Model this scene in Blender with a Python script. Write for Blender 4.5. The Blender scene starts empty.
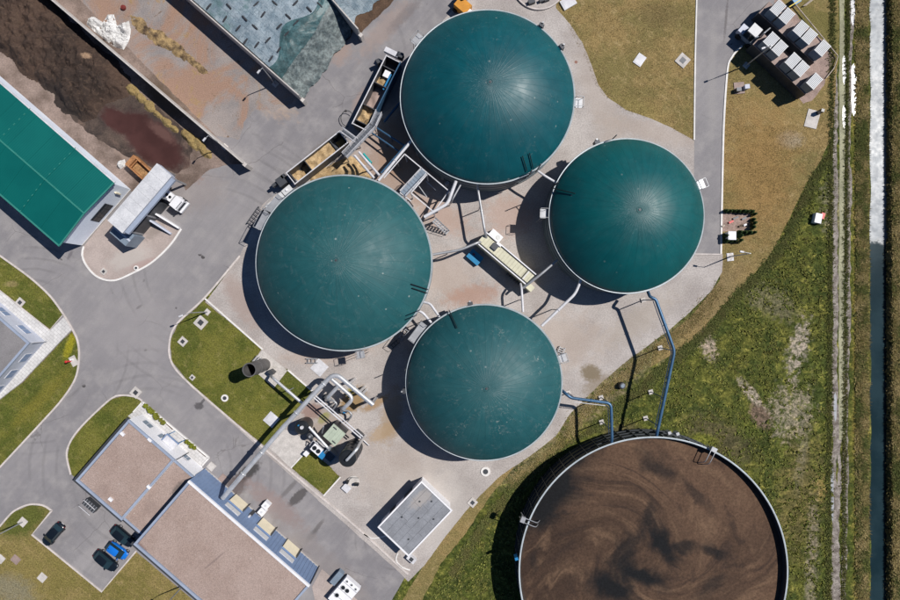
import bpy, math, random
import numpy as np
from mathutils import Vector, noise
R = math.radians
random.seed(7); rng = np.random.default_rng(7)
scene = bpy.context.scene
COL = scene.collection
# ------------------------------------------------------------------ camera, sky, sun, exposure
H = 100.0                                   # drone height; 1 m on the ground = 6 photo pixels
cam = bpy.data.cameras.new('camera'); cam.lens = 24; cam.sensor_width = 36; cam.clip_end = 5000
co = bpy.data.objects.new('camera', cam); COL.objects.link(co); co.location = (0, 0, H)
scene.camera = co
SUN_EL, SX, SY = R(54.5), 0.926, 0.378
w = bpy.data.worlds.new('World'); scene.world = w; w.use_nodes = True
bg = w.node_tree.nodes['Background']; sky = w.node_tree.nodes.new('ShaderNodeTexSky')
sky.sky_type = 'NISHITA'; sky.sun_disc = False; sky.sun_elevation = SUN_EL; sky.sun_rotation = math.atan2(SX, SY)
sky.air_density = 1.0; sky.dust_density = 0.0; sky.ozone_density = 10.0
w.node_tree.links.new(sky.outputs[0], bg.inputs[0]); bg.inputs[1].default_value = 0.05
sl = bpy.data.lights.new('sun', 'SUN'); sl.energy = 4.75; sl.angle = R(0.5); sl.color = (1.0, 0.955, 0.90)
so = bpy.data.objects.new('sun', sl); COL.objects.link(so); so.location = (60, 25, 90)
so.rotation_euler = Vector((SX*math.cos(SUN_EL), SY*math.cos(SUN_EL), math.sin(SUN_EL))).to_track_quat('Z', 'Y').to_euler()
vs = scene.view_settings; vs.view_transform = 'Standard'; vs.look = 'None'; vs.exposure = 0.0; vs.gamma = 1.0; vs.use_curve_mapping = False

# ------------------------------------------------------------------ coordinates
def W(px, py, z=0.0):                       # the place at height z that stands at this spot of the site plan
    k = (1 - z/H)/6.0
    return Vector(((px-450)*k, (300-py)*k, z))
ANG = R(-41)                                # the plant's building grid
U = Vector((math.cos(ANG), math.sin(ANG), 0)); V = Vector((-math.sin(ANG), math.cos(ANG), 0))

# ------------------------------------------------------------------ mesh helpers
WLOC = {}
class MB:
    def __init__(s): s.v = []; s.f = []
    def add(s, vs_, fs):
        o = len(s.v); s.v += [tuple(p) for p in vs_]; s.f += [tuple(i+o for i in f) for f in fs]; return s
    def hexa(s, b, t):                      # 4 bottom + 4 top points
        return s.add(list(b)+list(t), [(3,2,1,0),(4,5,6,7),(0,1,5,4),(1,2,6,5),(2,3,7,6),(3,0,4,7)])
    def box(s, cx, cy, z0, z1, lx, ly, rot=0.0, top=1.0):
        c, n = math.cos(rot), math.sin(rot); q = []
        for z, k in ((z0, 1), (z1, top)):
            for a, b in ((-.5,-.5),(.5,-.5),(.5,.5),(-.5,.5)):
                x, y = a*lx*k, b*ly*k; q.append((cx+x*c-y*n, cy+x*n+y*c, z))
        return s.hexa(q[:4], q[4:])
    def prism(s, pts, z0, z1):
        n = len(pts); b = [(p[0], p[1], z0) for p in pts]; t = [(p[0], p[1], z1) for p in pts]
        return s.add(b+t, [tuple(range(n-1,-1,-1)), tuple(range(n,2*n))]+[(i,(i+1)%n,n+(i+1)%n,n+i) for i in range(n)])
    def ring(s, cx, cy, r0, r1, z0, z1, n=96, a0=0, a1=2*math.pi):
        full = abs(a1-a0-2*math.pi) < 1e-6; m = n if full else n+1; vs_ = []
        for i in range(m):
            a = a0+(a1-a0)*i/n; c, q = math.cos(a), math.sin(a)
            vs_ += [(cx+r0*c,cy+r0*q,z0),(cx+r1*c,cy+r1*q,z0),(cx+r1*c,cy+r1*q,z1),(cx+r0*c,cy+r0*q,z1)]
        fs = []
        for i in range(n):
            j = (i+1)%m
            for k in range(4): fs.append((4*i+k,4*i+(k+1)%4,4*j+(k+1)%4,4*j+k))
        if not full: fs += [(0,3,2,1),(4*n,4*n+1,4*n+2,4*n+3)]
        fs = [tuple(reversed(f)) for f in fs]
        return s.add(vs_, fs)
    def lathe(s, prof, cx=0, cy=0, n=32):
        vs_, rows = [], []
        for r, z in prof:
            if r < 1e-6: rows.append([len(vs_)]*n); vs_.append((cx, cy, z))
            else:
                rows.append(list(range(len(vs_), len(vs_)+n)))
                vs_ += [(cx+r*math.cos(2*math.pi*i/n), cy+r*math.sin(2*math.pi*i/n), z) for i in range(n)]
        fs = []
        for a, b in zip(rows[:-1], rows[1:]):
            for i in range(n):
                j = (i+1)%n; q = []
                for x in (a[i], a[j], b[j], b[i]):
                    if x not in q: q.append(x)
                if len(q) > 2: fs.append(tuple(q))
        return s.add(vs_, fs)
    def cyl(s, cx, cy, z0, z1, r, n=24, r1=None):
        r1 = r if r1 is None else r1
        return s.lathe([(0,z0),(r,z0),(r1,z1),(0,z1)], cx, cy, n)
    def tube(s, path, r, n=10):
        P = [Vector(p) for p in path]; vs_ = []; prev = None
        for i, p in enumerate(P):
            d = ((P[min(i+1,len(P)-1)]-p).normalized()+(p-P[max(i-1,0)]).normalized())
            d = d.normalized() if d.length > 1e-6 else Vector((0,0,1))
            if prev is None:
                ref = Vector((0,0,1)) if abs(d.z) < .9 else Vector((1,0,0)); a = d.cross(ref).normalized()
            else: a = (prev-d*prev.dot(d)).normalized()
            prev = a; b = d.cross(a)
            vs_ += [p+(a*math.cos(2*math.pi*k/n)+b*math.sin(2*math.pi*k/n))*r for k in range(n)]
        m = len(P); fs = [(i*n+k, i*n+(k+1)%n, (i+1)*n+(k+1)%n, (i+1)*n+k) for i in range(m-1) for k in range(n)]
        fs += [tuple(range(n-1,-1,-1)), tuple(range((m-1)*n, m*n))]
        return s.add(vs_, fs)
    def beam(s, p0, p1, wd, ht):
        p0, p1 = Vector(p0), Vector(p1); d = (p1-p0).normalized()
        ref = Vector((0,0,1)) if abs(d.z) < .95 else Vector((1,0,0)); a = d.cross(ref).normalized(); b = a.cross(d)
        q = [[p+a*x*wd/2+b*y*ht/2 for x, y in ((-1,-1),(1,-1),(1,1),(-1,1))] for p in (p0, p1)]
        return s.hexa(q[0], q[1])
    def grid(s, rows):                      # rows of points
        n = len(rows[0]); vs_ = [p for r in rows for p in r]
        return s.add(vs_, [(i*n+j, i*n+j+1, (i+1)*n+j+1, (i+1)*n+j) for i in range(len(rows)-1) for j in range(n-1)])
    def build(s, name, mat, parent=None, smooth=False, base=None):
        if parent is not None: o = WLOC[parent.name]
        elif base is not None: o = Vector(base)
        else:
            a = np.array(s.v); lo, hi = a.min(0), a.max(0); o = Vector(((lo[0]+hi[0])/2, (lo[1]+hi[1])/2, lo[2]))
        me = bpy.data.meshes.new(name); me.from_pydata([(p[0]-o[0], p[1]-o[1], p[2]-o[2]) for p in s.v], [], s.f)
        me.materials.append(mat)
        if smooth:
            me.polygons.foreach_set('use_smooth', [True]*len(me.polygons))
            try: me.set_sharp_from_angle(angle=R(smooth if smooth is not True else 40))
            except Exception: pass
        me.update()
        ob = bpy.data.objects.new(name, me); COL.objects.link(ob)
        if parent is not None: ob.parent = parent
        else: ob.location = o
        WLOC[ob.name] = o if parent is not None else Vector(o)
        return ob
def tag(o, label=None, cat=None, group=None, kind=None):
    if label: o['label'] = label
    if cat: o['category'] = cat
    if group: o['group'] = group
    if kind: o['kind'] = kind
    return o
def thing(name, loc, label, cat, group=None, rz=0.0):
    o = bpy.data.objects.new(name, None); COL.objects.link(o); o.location = loc; o.rotation_euler.z = rz
    o.empty_display_size = .3; WLOC[o.name] = Vector(loc)
    return tag(o, label, cat, group)
def local(name, label, cat, group=None):    # a prototype built around (0,0,0), placed afterwards
    return thing(name, (0,0,0), label, cat, group)
def copy_tree(o, parent=None):
    c = o.copy(); COL.objects.link(c); c.parent = parent
    for ch in list(o.children): copy_tree(ch, c)
    return c
def rpath(pts, rad=.5, k=5):                # a path with rounded corners
    P = [Vector(p) for p in pts]; out = [P[0]]
    for i in range(1, len(P)-1):
        a, b, c = P[i-1], P[i], P[i+1]; d0, d1 = (a-b), (c-b); t = min(rad, d0.length*.45, d1.length*.45)
        q0, q1 = b+d0.normalized()*t, b+d1.normalized()*t
        for j in range(k+1):
            u = j/k; out.append(q0*(1-u)**2+b*2*u*(1-u)+q1*u*u)
    return out+[P[-1]]
def nz(x, y, z=0.0): return noise.noise(Vector((x, y, z)))
def fbm(x, y, z=0.0, o=4): return noise.fractal(Vector((x, y, z)), 1.0, 2.0, o)
def outline(pts, z, jit=0.0, step=4.0, smooth=False):
    n = len(pts); out = []
    for i in range(n):
        p0, p1, p2, p3 = [Vector(pts[(i+k-1)%n]).to_2d() for k in range(4)]
        m = max(1, int((p2-p1).length/step))
        for j in range(m):
            t = j/m
            if smooth: q = .5*((2*p1)+(p2-p0)*t+(2*p0-5*p1+4*p2-p3)*t*t+(3*p1-p0-3*p2+p3)*t**3)
            else: q = p1.lerp(p2, t)
            if jit: q = q+Vector((fbm(q.x*.11, q.y*.11, 3.1), fbm(q.x*.11, q.y*.11, 9.7)))*jit
            out.append(W(q.x, q.y, 0))
    return out
def sheet(name, pts, z, mat, jit=0.0, step=4.0, smooth=False, kind='structure', parent=None):
    P = outline(pts, z, jit, step, smooth); b = MB(); b.add([(p.x, p.y, z) for p in P], [tuple(range(len(P)-1, -1, -1))])
    a = sum((P[i].x*P[(i+1)%len(P)].y-P[(i+1)%len(P)].x*P[i].y) for i in range(len(P)))
    if a > 0: b.f = [tuple(range(len(P)))]
    o = b.build(name, mat, parent)
    if parent is None: o['kind'] = kind
    return o
def strip(b, pts, wd, z0, z1, smooth=False, step=3.0):      # kerb-like extrusion along a plan polyline
    P = []
    n = len(pts)
    for i in range(n-1):
        p1, p2 = Vector(pts[i]), Vector(pts[i+1]); p0 = Vector(pts[i-1]) if i else p1*2-p2; p3 = Vector(pts[i+2]) if i+2 < n else p2*2-p1
        m = max(1, int((p2-p1).length/step)) if smooth else 1
        for j in range(m):
            t = j/m
            P.append(.5*((2*p1)+(p2-p0)*t+(2*p0-5*p1+4*p2-p3)*t*t+(3*p1-p0-3*p2+p3)*t**3) if smooth else p1.lerp(p2, t))
    P.append(Vector(pts[-1])); Q = [W(p.x, p.y, 0) for p in P]; rows = []
    for i, q in enumerate(Q):
        d = (Q[min(i+1,len(Q)-1)]-Q[max(i-1,0)]).normalized(); a = Vector((-d.y, d.x, 0))*wd/2
        rows.append([(q+a).to_tuple()[:2]+(z0,), (q+a).to_tuple()[:2]+(z1,), (q-a).to_tuple()[:2]+(z1,), (q-a).to_tuple()[:2]+(z0,)])
    b.grid(rows); m = len(b.v)
    b.f += [(m-4, m-3, m-2, m-1), (m-4*len(rows)+3, m-4*len(rows)+2, m-4*len(rows)+1, m-4*len(rows))]
    return b

# ------------------------------------------------------------------ material helpers
class NT:
    def __init__(s, name):
        s.m = bpy.data.materials.new(name); s.m.use_nodes = True; s.t = s.m.node_tree
        s.b = s.t.nodes['Principled BSDF']; s.geo = None
    def N(s, ty, **kw):
        n = s.t.nodes.new(ty)
        for k, v in kw.items(): setattr(n, k, v)
        return n
    def put(s, sock, v):
        if hasattr(v, 'is_output'): s.t.links.new(v, sock)
        elif isinstance(v, (tuple, list)) and len(v) == 3 and sock.type == 'RGBA': sock.default_value = (*v, 1)
        else: sock.default_value = v
    def pos(s):
        if s.geo is None: s.geo = s.N('ShaderNodeNewGeometry')
        return s.geo.outputs['Position']
    def objpos(s): return s.N('ShaderNodeTexCoord').outputs['Object']
    def noise(s, scale, detail=4, rough=.55, vec=None, dist=0.0):
        n = s.N('ShaderNodeTexNoise'); s.put(n.inputs['Vector'], vec if vec is not None else s.pos())
        n.inputs['Scale'].default_value = scale; n.inputs['Detail'].default_value = detail
        n.inputs['Roughness'].default_value = rough; n.inputs['Distortion'].default_value = dist
        return n.outputs[0]
    def math(s, op, a, b=0.0, clamp=False):
        n = s.N('ShaderNodeMath', operation=op, use_clamp=clamp); s.put(n.inputs[0], a); s.put(n.inputs[1], b); return n.outputs[0]
    def mr(s, v, a, b, c=0.0, d=1.0, smooth=True):
        n = s.N('ShaderNodeMapRange', interpolation_type='SMOOTHSTEP' if smooth else 'LINEAR'); s.put(n.inputs[0], v)
        for i, q in enumerate((a, b, c, d)): s.put(n.inputs[i+1], q)
        return n.outputs[0]
    def mix(s, f, a, b, mode='MIX'):
        n = s.N('ShaderNodeMix', data_type='RGBA', blend_type=mode); s.put(n.inputs[0], f); s.put(n.inputs[6], a); s.put(n.inputs[7], b)
        return n.outputs[2]
    def maprot(s, vec, loc=(0,0,0), rot=0.0, sc=(1,1,1)):
        n = s.N('ShaderNodeMapping', vector_type='TEXTURE'); s.put(n.inputs[0], vec)
        n.inputs[1].default_value = loc; n.inputs[2].default_value = (0,0,rot); n.inputs[3].default_value = sc
        return n.outputs[0]
    def blob(s, px, py, rx, ry, rot=0.0, amt=.6, soft=.35, z=0, nscale=None, vec=None):
        c = W(px, py, z); k = (1-z/H)/6
        v = s.maprot(vec if vec is not None else s.pos(), (c.x, c.y, 0), R(-rot), (rx*k, ry*k, 1e4))
        l = s.N('ShaderNodeVectorMath', operation='LENGTH'); s.put(l.inputs[0], v)
        q = 2.0**round(math.log2(nscale or 3.0/(math.sqrt(rx*ry)*k)))          # few shared noise scales keep it cheap
        if not hasattr(s, 'nc'): s.nc = {}
        if q not in s.nc: s.nc[q] = s.noise(q, 4, .6)
        n = s.nc[q]
        d = s.math('ADD', l.outputs['Value'], s.math('MULTIPLY', s.math('SUBTRACT', n, .5), amt*2))
        return s.mr(d, 1-soft, 1+soft, 1.0, 0.0)
    def bump(s, h, strength=.3, dist=.05):
        n = s.N('ShaderNodeBump'); n.inputs['Strength'].default_value = strength; n.inputs['Distance'].default_value = dist
        s.put(n.inputs['Height'], h); s.t.links.new(n.outputs[0], s.b.inputs['Normal']); return n
    def done(s, col, rough=.8, metal=0.0, spec=.5):
        s.put(s.b.inputs['Base Color'], col); s.put(s.b.inputs['Roughness'], rough); s.put(s.b.inputs['Metallic'], metal)
        s.b.inputs['Specular IOR Level'].default_value = spec; return s.m
def sc(c, k): return tuple(min(1, x*k) for x in c)
def M(name, col, rough=.8, var=.2, scale=.5, fine=6.0, fvar=.15, col2=None, bump=.15, metal=0.0, spec=.4, stains=(), bscale=None):
    t = NT(name); n1 = t.mr(t.noise(scale, 5, .6), .32, .68)
    c = t.mix(n1, sc(col, 1-var), col2 or sc(col, 1+var))
    if fvar:
        n2 = t.noise(fine, 4, .65); c = t.mix(1.0, c, t.mix(t.mr(n2, .3, .7), (1-fvar,)*3, (1+fvar,)*3), 'MULTIPLY')
    for st in stains:
        b, cc, k = st; f = t.math('MULTIPLY', t.blob(*b), k); c = t.mix(f, c, cc)
    if bump: t.bump(t.noise(bscale or fine*1.5, 5, .7), bump, .04)
    return t.done(c, rough, metal, spec)
# ------------------------------------------------------------------ materials
def ground_mat():
    t = NT('meadow'); p = t.pos()
    n1 = t.mr(t.noise(.06, 5, .6), .35, .65); n2 = t.mr(t.noise(.35, 6, .65), .35, .68); n3 = t.noise(3.0, 5, .7)
    spk = t.mr(t.noise(.9, 6, .75, dist=.8), .40, .52)
    c = t.mix(n1, (.088,.108,.022), (.150,.146,.034)); c = t.mix(n2, (.050,.066,.018), c)
    c = t.mix(t.mr(t.noise(.7, 6, .75, dist=.5), .54, .66), c, (.25,.235,.06))
    c = t.mix(t.mr(t.noise(.5, 6, .75, dist=.6), .66, .74), c, (.27,.235,.17))
    for b, cc, k in [((706,343,8,19,-25,.8,.35),(.40,.32,.26),.85), ((761,416,9,15,-35,.7,.3),(.155,.11,.085),.95), ((750,392,5,17,-40,.6,.3),(.46,.38,.32),.9),
                     ((798,348,9,28,14,1.3,.3),(.40,.34,.29),.8), ((790,412,20,26,0,1.7,.25),(.36,.30,.24),.65), ((770,300,30,14,30,1.3,.4),(.20,.17,.12),.5),
                     ((800,500,22,60,5,1.2,.5),(.17,.13,.06),.55), ((820,490,7,11,0,.8,.5),(.38,.27,.10),.7), ((720,440,36,18,30,.9,.5),(.10,.08,.05),.7),
                     ((705,440,14,6,15,.6,.4),(.16,.17,.03),.8), ((812,560,6,60,2,1.0,.5),(.30,.25,.2),.6), ((804,440,5,50,8,1.2,.5),(.24,.21,.15),.5),
                     ((640,360,60,14,-37,.9,.5),(.26,.21,.13),.6), ((530,455,50,12,-40,.9,.5),(.25,.20,.12),.6), ((590,405,44,13,-38,.9,.5),(.27,.21,.135),.7),
                     ((455,520,44,9,-50,.8,.5),(.26,.20,.085),.75), ((835,205,14,30,0,1.2,.4),(.30,.26,.2),.5), ((862,330,7,400,0,.9,.7),(.36,.25,.075),.8),
                     ((893,300,8,400,0,.9,.6),(.15,.135,.05),.6), ((620,430,20,9,0,.8,.5),(.09,.07,.045),.6)]:
        f = t.blob(*b)
        if cc[0] > .2: f = t.math('MULTIPLY', f, spk)
        c = t.mix(t.math('MULTIPLY', f, k), c, cc)
    c = t.mix(1.0, c, t.mix(t.mr(n3, .3, .7), (.5,)*3, (1.5,)*3), 'MULTIPLY')
    vo = t.N('ShaderNodeTexVoronoi'); t.put(vo.inputs['Vector'], p); vo.inputs['Scale'].default_value = 1.9; sp = t.N('ShaderNodeSeparateColor'); t.put(sp.inputs[0], vo.outputs['Color'])
    c = t.mix(1.0, c, t.mix(sp.outputs[0], (.62,.66,.6), (1.36,1.32,1.3)), 'MULTIPLY')
    t.bump(t.noise(4.5, 6, .75), 1.0, .16)
    return t.done(c, .95, 0, .1)
def lawn_mat(name, a, b, c3, fine=5.0, patch=.12, stains=()):
    t = NT(name)
    c = t.mix(t.mr(t.noise(patch, 6, .7), .40, .60), a, b)
    c = t.mix(t.mr(t.noise(.9, 6, .7, dist=.4), .5, .75), c, c3)
    st = t.maprot(t.pos(), (0,0,0), R(-38), (6, .35, 1)); c = t.mix(1.0, c, t.mix(t.mr(t.noise(1.0, 3, .5, vec=st), .35, .65), (.95,)*3, (1.05,)*3), 'MULTIPLY')
    for bb, cc, k in stains: c = t.mix(t.math('MULTIPLY', t.blob(*bb), k), c, cc)
    n3 = t.noise(fine, 6, .75); c = t.mix(1.0, c, t.mix(t.mr(n3, .3, .7), (.48,)*3, (1.5,)*3), 'MULTIPLY')
    t.bump(n3, 1.0, .09)
    return t.done(c, .95, 0, .1)
m_meadow = ground_mat()
m_dry = lawn_mat('dry_lawn', (.265,.190,.082), (.190,.155,.062), (.345,.26,.13), stains=[((790,140,12,8,0,.9,.5),(.34,.30,.24),.6),((660,15,22,12,0,1,.5),(.16,.12,.055),.6),
        ((760,170,34,60,0,.8,.6),(.27,.165,.065),.7),((640,110,26,10,20,.8,.5),(.25,.20,.075),.6),((820,30,20,34,-50,.9,.5),(.115,.115,.035),.7),((700,300,50,22,-38,.7,.5),(.22,.16,.085),.7)])
m_lawn = lawn_mat('green_lawn', (.082,.098,.020), (.150,.146,.032), (.21,.19,.065), stains=[((12,284,6,3,0,.6,.4),(.25,.20,.09),.8),((70,345,4,14,20,.6,.5),(.34,.30,.02),.7),((40,400,40,6,-45,.7,.6),(.19,.165,.03),.6)])
m_lawn_b = lawn_mat('patchy_lawn', (.17,.145,.045), (.245,.19,.075), (.29,.22,.10), stains=[((24,520,26,14,-30,.6,.4),(.092,.105,.024),.95),((45,573,40,20,0,.9,.5),(.19,.16,.05),.5),((12,590,22,14,20,.8,.5),(.20,.19,.14),.7)])
def asphalt_mat():
    t = NT('asphalt')
    c = t.mix(t.mr(t.noise(.045, 5, .55), .35, .65), (.205,.196,.206), (.255,.243,.250))
    c = t.mix(t.mr(t.noise(.35, 5, .6), .40, .75), c, (.29,.275,.275))
    stk = t.maprot(t.pos(), (0,0,0), R(50), (14, .8, 1)); c = t.mix(1.0, c, t.mix(t.mr(t.noise(1.0, 4, .6, vec=stk), .35, .68), (.965,)*3, (1.035,)*3), 'MULTIPLY')
    # tyre arcs sweeping round the junction
    for (px, py, r0, r1, f, k) in [(30,345,50,120,.55,.85), (215,260,60,150,.5,.87), (150,470,70,150,.45,.88), (395,540,22,60,.6,.8), (330,60,40,160,.4,.9)]:
        q = W(px, py); v = t.maprot(t.pos(), (q.x,q.y,0), 0, (1,1,1e4)); l = t.N('ShaderNodeVectorMath', operation='LENGTH'); t.put(l.inputs[0], v)
        d = t.math('ADD', l.outputs['Value'], t.math('MULTIPLY', t.noise(.12, 2), .9)); s1 = t.mr(t.math('SINE', t.math('MULTIPLY', d, 2*math.pi*f)), .55, 1.0)
        band = t.math('MULTIPLY', t.mr(d, r0/6, r0/6+2), t.mr(d, r1/6-3, r1/6, 1, 0)); ng = t.mr(t.noise(.09, 3), .45, .6)
        c = t.mix(t.math('MULTIPLY', t.math('MULTIPLY', s1, band), ng), c, t.mix(1.0, c, (k,)*3, 'MULTIPLY'))
    for b, cc, k in [((215,40,60,22,41,1.0,.5),(.34,.265,.22),.85), ((265,95,30,14,35,1,.5),(.42,.31,.235),.65), ((180,68,40,8,42,.8,.4),(.38,.27,.155),.8), ((150,20,36,16,40,1,.5),(.38,.27,.14),.8),
                     ((200,95,36,12,42,.9,.5),(.285,.265,.25),.8), ((240,75,26,10,40,1,.5),(.38,.29,.23),.7), ((385,28,34,9,-48,.9,.5),(.30,.24,.215),.7), ((405,15,22,5,-45,.8,.5),(.16,.14,.14),.6),
                     ((340,45,10,18,0,.7,.4),(.30,.225,.195),.8), ((360,100,12,5,-60,.8,.5),(.29,.22,.2),.7), ((318,150,22,4,-40,.9,.5),(.16,.14,.13),.6),
                     ((247,473,15,6,-38,.5,.25),(.045,.042,.042),.9), ((236,486,12,9,-40,.6,.4),(.10,.075,.07),.8), ((298,497,13,4.5,-44,.5,.25),(.075,.068,.068),.85), ((289,489,13,2.2,-47,.5,.4),(.13,.12,.12),.7),
                     ((318,527,9,2,-52,.5,.4),(.11,.10,.10),.7), ((312,535,3,9,40,.5,.4),(.12,.11,.11),.5), ((275,505,34,9,40,.9,.5),(.245,.19,.18),.8), ((199,406,4.5,3.5,0,.5,.25),(.075,.07,.075),.85), ((203,401,1.2,5,40,.5,.3),(.08,.075,.08),.8),
                     ((320,560,70,12,42,.9,.5),(.22,.195,.19),.6), ((139,307,3.5,1.2,-35,.5,.4),(.13,.12,.12),.8), ((70,255,1.6,5,30,.5,.4),(.13,.12,.13),.7), ((150,330,60,30,0,.7,.6),(.285,.268,.272),.5),
                     ((195,190,30,20,0,.8,.5),(.27,.235,.222),.5), ((190,170,14,9,40,.8,.4),(.26,.185,.16),.85), ((85,560,26,6,-40,.8,.5),(.34,.32,.32),.5), ((60,530,12,6,0,.8,.5),(.30,.28,.275),.5),
                     ((712,80,4,60,1,.8,.6),(.30,.285,.28),.5), ((726,18,1.2,20,5,1.1,.5),(.10,.09,.09),.6)]:
        c = t.mix(t.math('MULTIPLY', t.blob(*b), k), c, cc)
    sp = t.N('ShaderNodeTexVoronoi'); t.put(sp.inputs['Vector'], t.pos()); sp.inputs['Scale'].default_value = .35
    c = t.mix(t.math('MULTIPLY', t.mr(sp.outputs['Distance'], .10, .14, 1, 0), t.mr(t.noise(.25, 2), .58, .64)), c, (.075,.07,.07))
    cr = t.N('ShaderNodeTexVoronoi', feature='DISTANCE_TO_EDGE'); wv = t.N('ShaderNodeVectorMath', operation='ADD'); t.put(wv.inputs[0], t.pos())
    nn = t.N('ShaderNodeTexNoise'); nn.inputs['Scale'].default_value = .5; nn.inputs['Detail'].default_value = 5; t.put(nn.inputs['Vector'], t.pos()); t.put(wv.inputs[1], nn.outputs['Color'])
    t.put(cr.inputs['Vector'], wv.outputs[0]); cr.inputs['Scale'].default_value = .11
    c = t.mix(t.math('MULTIPLY', t.mr(cr.outputs['Distance'], .002, .006, .5, 0), t.mr(t.noise(.07, 2), .5, .6)), c, (.11,.10,.10))
    n3 = t.noise(9, 4, .7); c = t.mix(1.0, c, t.mix(t.mr(n3, .3, .7), (.90,)*3, (1.10,)*3), 'MULTIPLY')
    t.bump(n3, .25, .02)
    return t.done(c, .88, 0, .3)
m_asphalt = asphalt_mat()
m_yard = M('concrete_yard', (.385,.345,.325), .92, .16, .16, 5.0, .2, bump=.3, col2=(.435,.40,.38), stains=[((330,352,44,10,-8,.9,.6),(.40,.31,.26),.6),((560,340,44,26,0,1.0,.6),(.41,.33,.275),.5),((445,275,30,22,0,.9,.6),(.42,.33,.275),.55),((655,132,50,9,14,.9,.6),(.38,.31,.26),.5),((395,470,40,30,0,1.0,.6),(.41,.34,.29),.45),((600,100,14,60,-20,.9,.6),(.37,.31,.265),.5),((640,320,40,12,-35,1.0,.6),(.36,.31,.26),.5),((472,296,26,10,-10,.8,.5),(.36,.20,.14),.6), ((440,215,30,14,30,.9,.5),(.40,.28,.225),.7), ((510,215,24,20,0,.8,.5),(.40,.27,.215),.6),
        ((353,400,16,10,-45,.6,.3),(.25,.15,.045),.85), ((375,404,14,4,-30,.6,.4),(.30,.19,.09),.8), ((384,432,16,7,-30,.7,.4),(.38,.27,.16),.7), ((312,411,10,8,0,.6,.3),(.24,.15,.125),.8), ((324,418,7,4,-45,.4,.3),(.22,.24,.02),.8), ((350,393,4,5,0,.5,.4),(.24,.22,.02),.6),
        ((591,373,10,8,20,.6,.35),(.17,.13,.075),.85), ((598,385,16,8,-30,.8,.5),(.22,.17,.115),.6), ((392,415,10,26,10,.8,.5),(.30,.21,.12),.6), ((430,510,44,36,0,.6,.6),(.45,.42,.39),.6), ((345,170,20,6,-25,.7,.3),(.42,.27,.085),.9), ((395,160,14,16,40,.8,.4),(.36,.235,.16),.85),
        ((520,275,16,12,0,.8,.5),(.44,.33,.26),.5), ((330,430,16,16,0,.7,.5),(.33,.26,.2),.6), ((240,300,10,30,-30,.7,.5),(.33,.255,.225),.7), ((622,99,1.6,1.6,0,.4,.3),(.20,.06,.04),.8), ((576,62,1.6,1.6,0,.4,.3),(.22,.08,.05),.8), ((450,120,60,60,0,.3,.5),(.30,.21,.16),.5), ((400,160,45,40,-40,.5,.4),(.30,.20,.145),.7)])
m_island = M('island_concrete', (.37,.31,.285), .9, .12, .25, 5, .12, bump=.2, stains=[((130,258,20,10,-20,.8,.5),(.46,.42,.39),.7),((155,230,14,5,-40,.7,.4),(.25,.21,.19),.7),((142,264,16,3,-20,.8,.5),(.36,.25,.23),.6)])
m_kerb = M('kerb_concrete', (.54,.49,.465), .85, .12, .8, 6, .12)
m_kerb_white = M('white_kerb', (.70,.68,.66), .8, .08, .8, 6, .08)
m_slab = M('concrete_slab', (.50,.47,.445), .88, .12, 1.0, 8, .12)
def paving_mat():
    t = NT('block_paving'); v = t.maprot(t.pos(), (0,0,0), ANG, (1,1,1)); b = t.N('ShaderNodeTexBrick'); t.put(b.inputs['Vector'], v)
    b.inputs['Scale'].default_value = 1.0; b.inputs['Brick Width'].default_value = .8; b.inputs['Row Height'].default_value = .5; b.inputs['Mortar Size'].default_value = .025
    t.put(b.inputs['Color1'], (.60,.59,.58)); t.put(b.inputs['Color2'], (.54,.53,.525)); t.put(b.inputs['Mortar'], (.36,.35,.345))
    c = t.mix(1.0, b.outputs[0], t.mix(t.mr(t.noise(.5, 4), .3, .7), (.86,)*3, (1.1,)*3), 'MULTIPLY'); t.bump(b.outputs['Fac'], -.3, .02)
    return t.done(c, .85)
m_paving = paving_mat()
m_bunker = M('bunker_floor', (.155,.112,.09), .95, .22, .22, 4, .2, col2=(.27,.205,.175), bump=.4, stains=[((60,90,60,8,41,.7,.4),(.30,.245,.20),.7),((120,148,50,6,41,.7,.4),(.27,.20,.165),.8),((165,100,30,10,41,.8,.5),(.10,.07,.045),.8)])
def steel(name, col, rough=.45, metal=.6, **k): return M(name, col, rough, k.pop('var', .12), k.pop('scale', .7), k.pop('fine', 5), k.pop('fvar', .08), metal=metal, bump=.06, **k)
m_galv = steel('galvanised_steel', (.40,.41,.43), .5, .5)
m_silver = steel('silver_cladding', (.68,.69,.71), .36, .55)
m_whitesteel = steel('white_painted_steel', (.58,.58,.61), .5, .0)
m_darksteel = steel('dark_steel', (.075,.08,.09), .5, .4)
m_black = steel('black_coating', (.017,.02,.024), .38, .1)
m_bluepipe = steel('blue_grey_pipe', (.05,.12,.215), .38, .3)
m_bluebox = steel('blue_paint', (.02,.19,.42), .45, 0)
m_cyan = steel('turquoise_paint', (.03,.34,.33), .5, 0)
m_white = M('white_cladding', (.76,.76,.79), .6, .05, .3, 4, .05, bump=.05)
m_canopy = M('dusty_white_sheet', (.56,.57,.60), .6, .12, .5, 5, .1, bump=.1, col2=(.64,.645,.665))
m_carglass = M('car_glass', (.016,.034,.044), .06, .1, .5, 3, 0, bump=0, spec=.7)
m_lilac = M('pale_blue_cladding', (.50,.53,.62), .6, .06, .3, 4, .05, bump=.05)
m_hallwall = M('hall_wall_cladding', (.78,.85,.97), .6, .06, .3, 4, .05, bump=.05)
m_bluewall = M('blue_corrugated_cladding', (.175,.25,.40), .5, .08, .3, 4, .06, bump=.05)
m_fascia = M('pale_blue_fascia', (.30,.35,.45), .5, .08, .4, 5, .05, bump=.05)
m_cream = M('cream_door_paint', (.80,.72,.54), .6, .06, .6, 5, .05)
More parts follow.
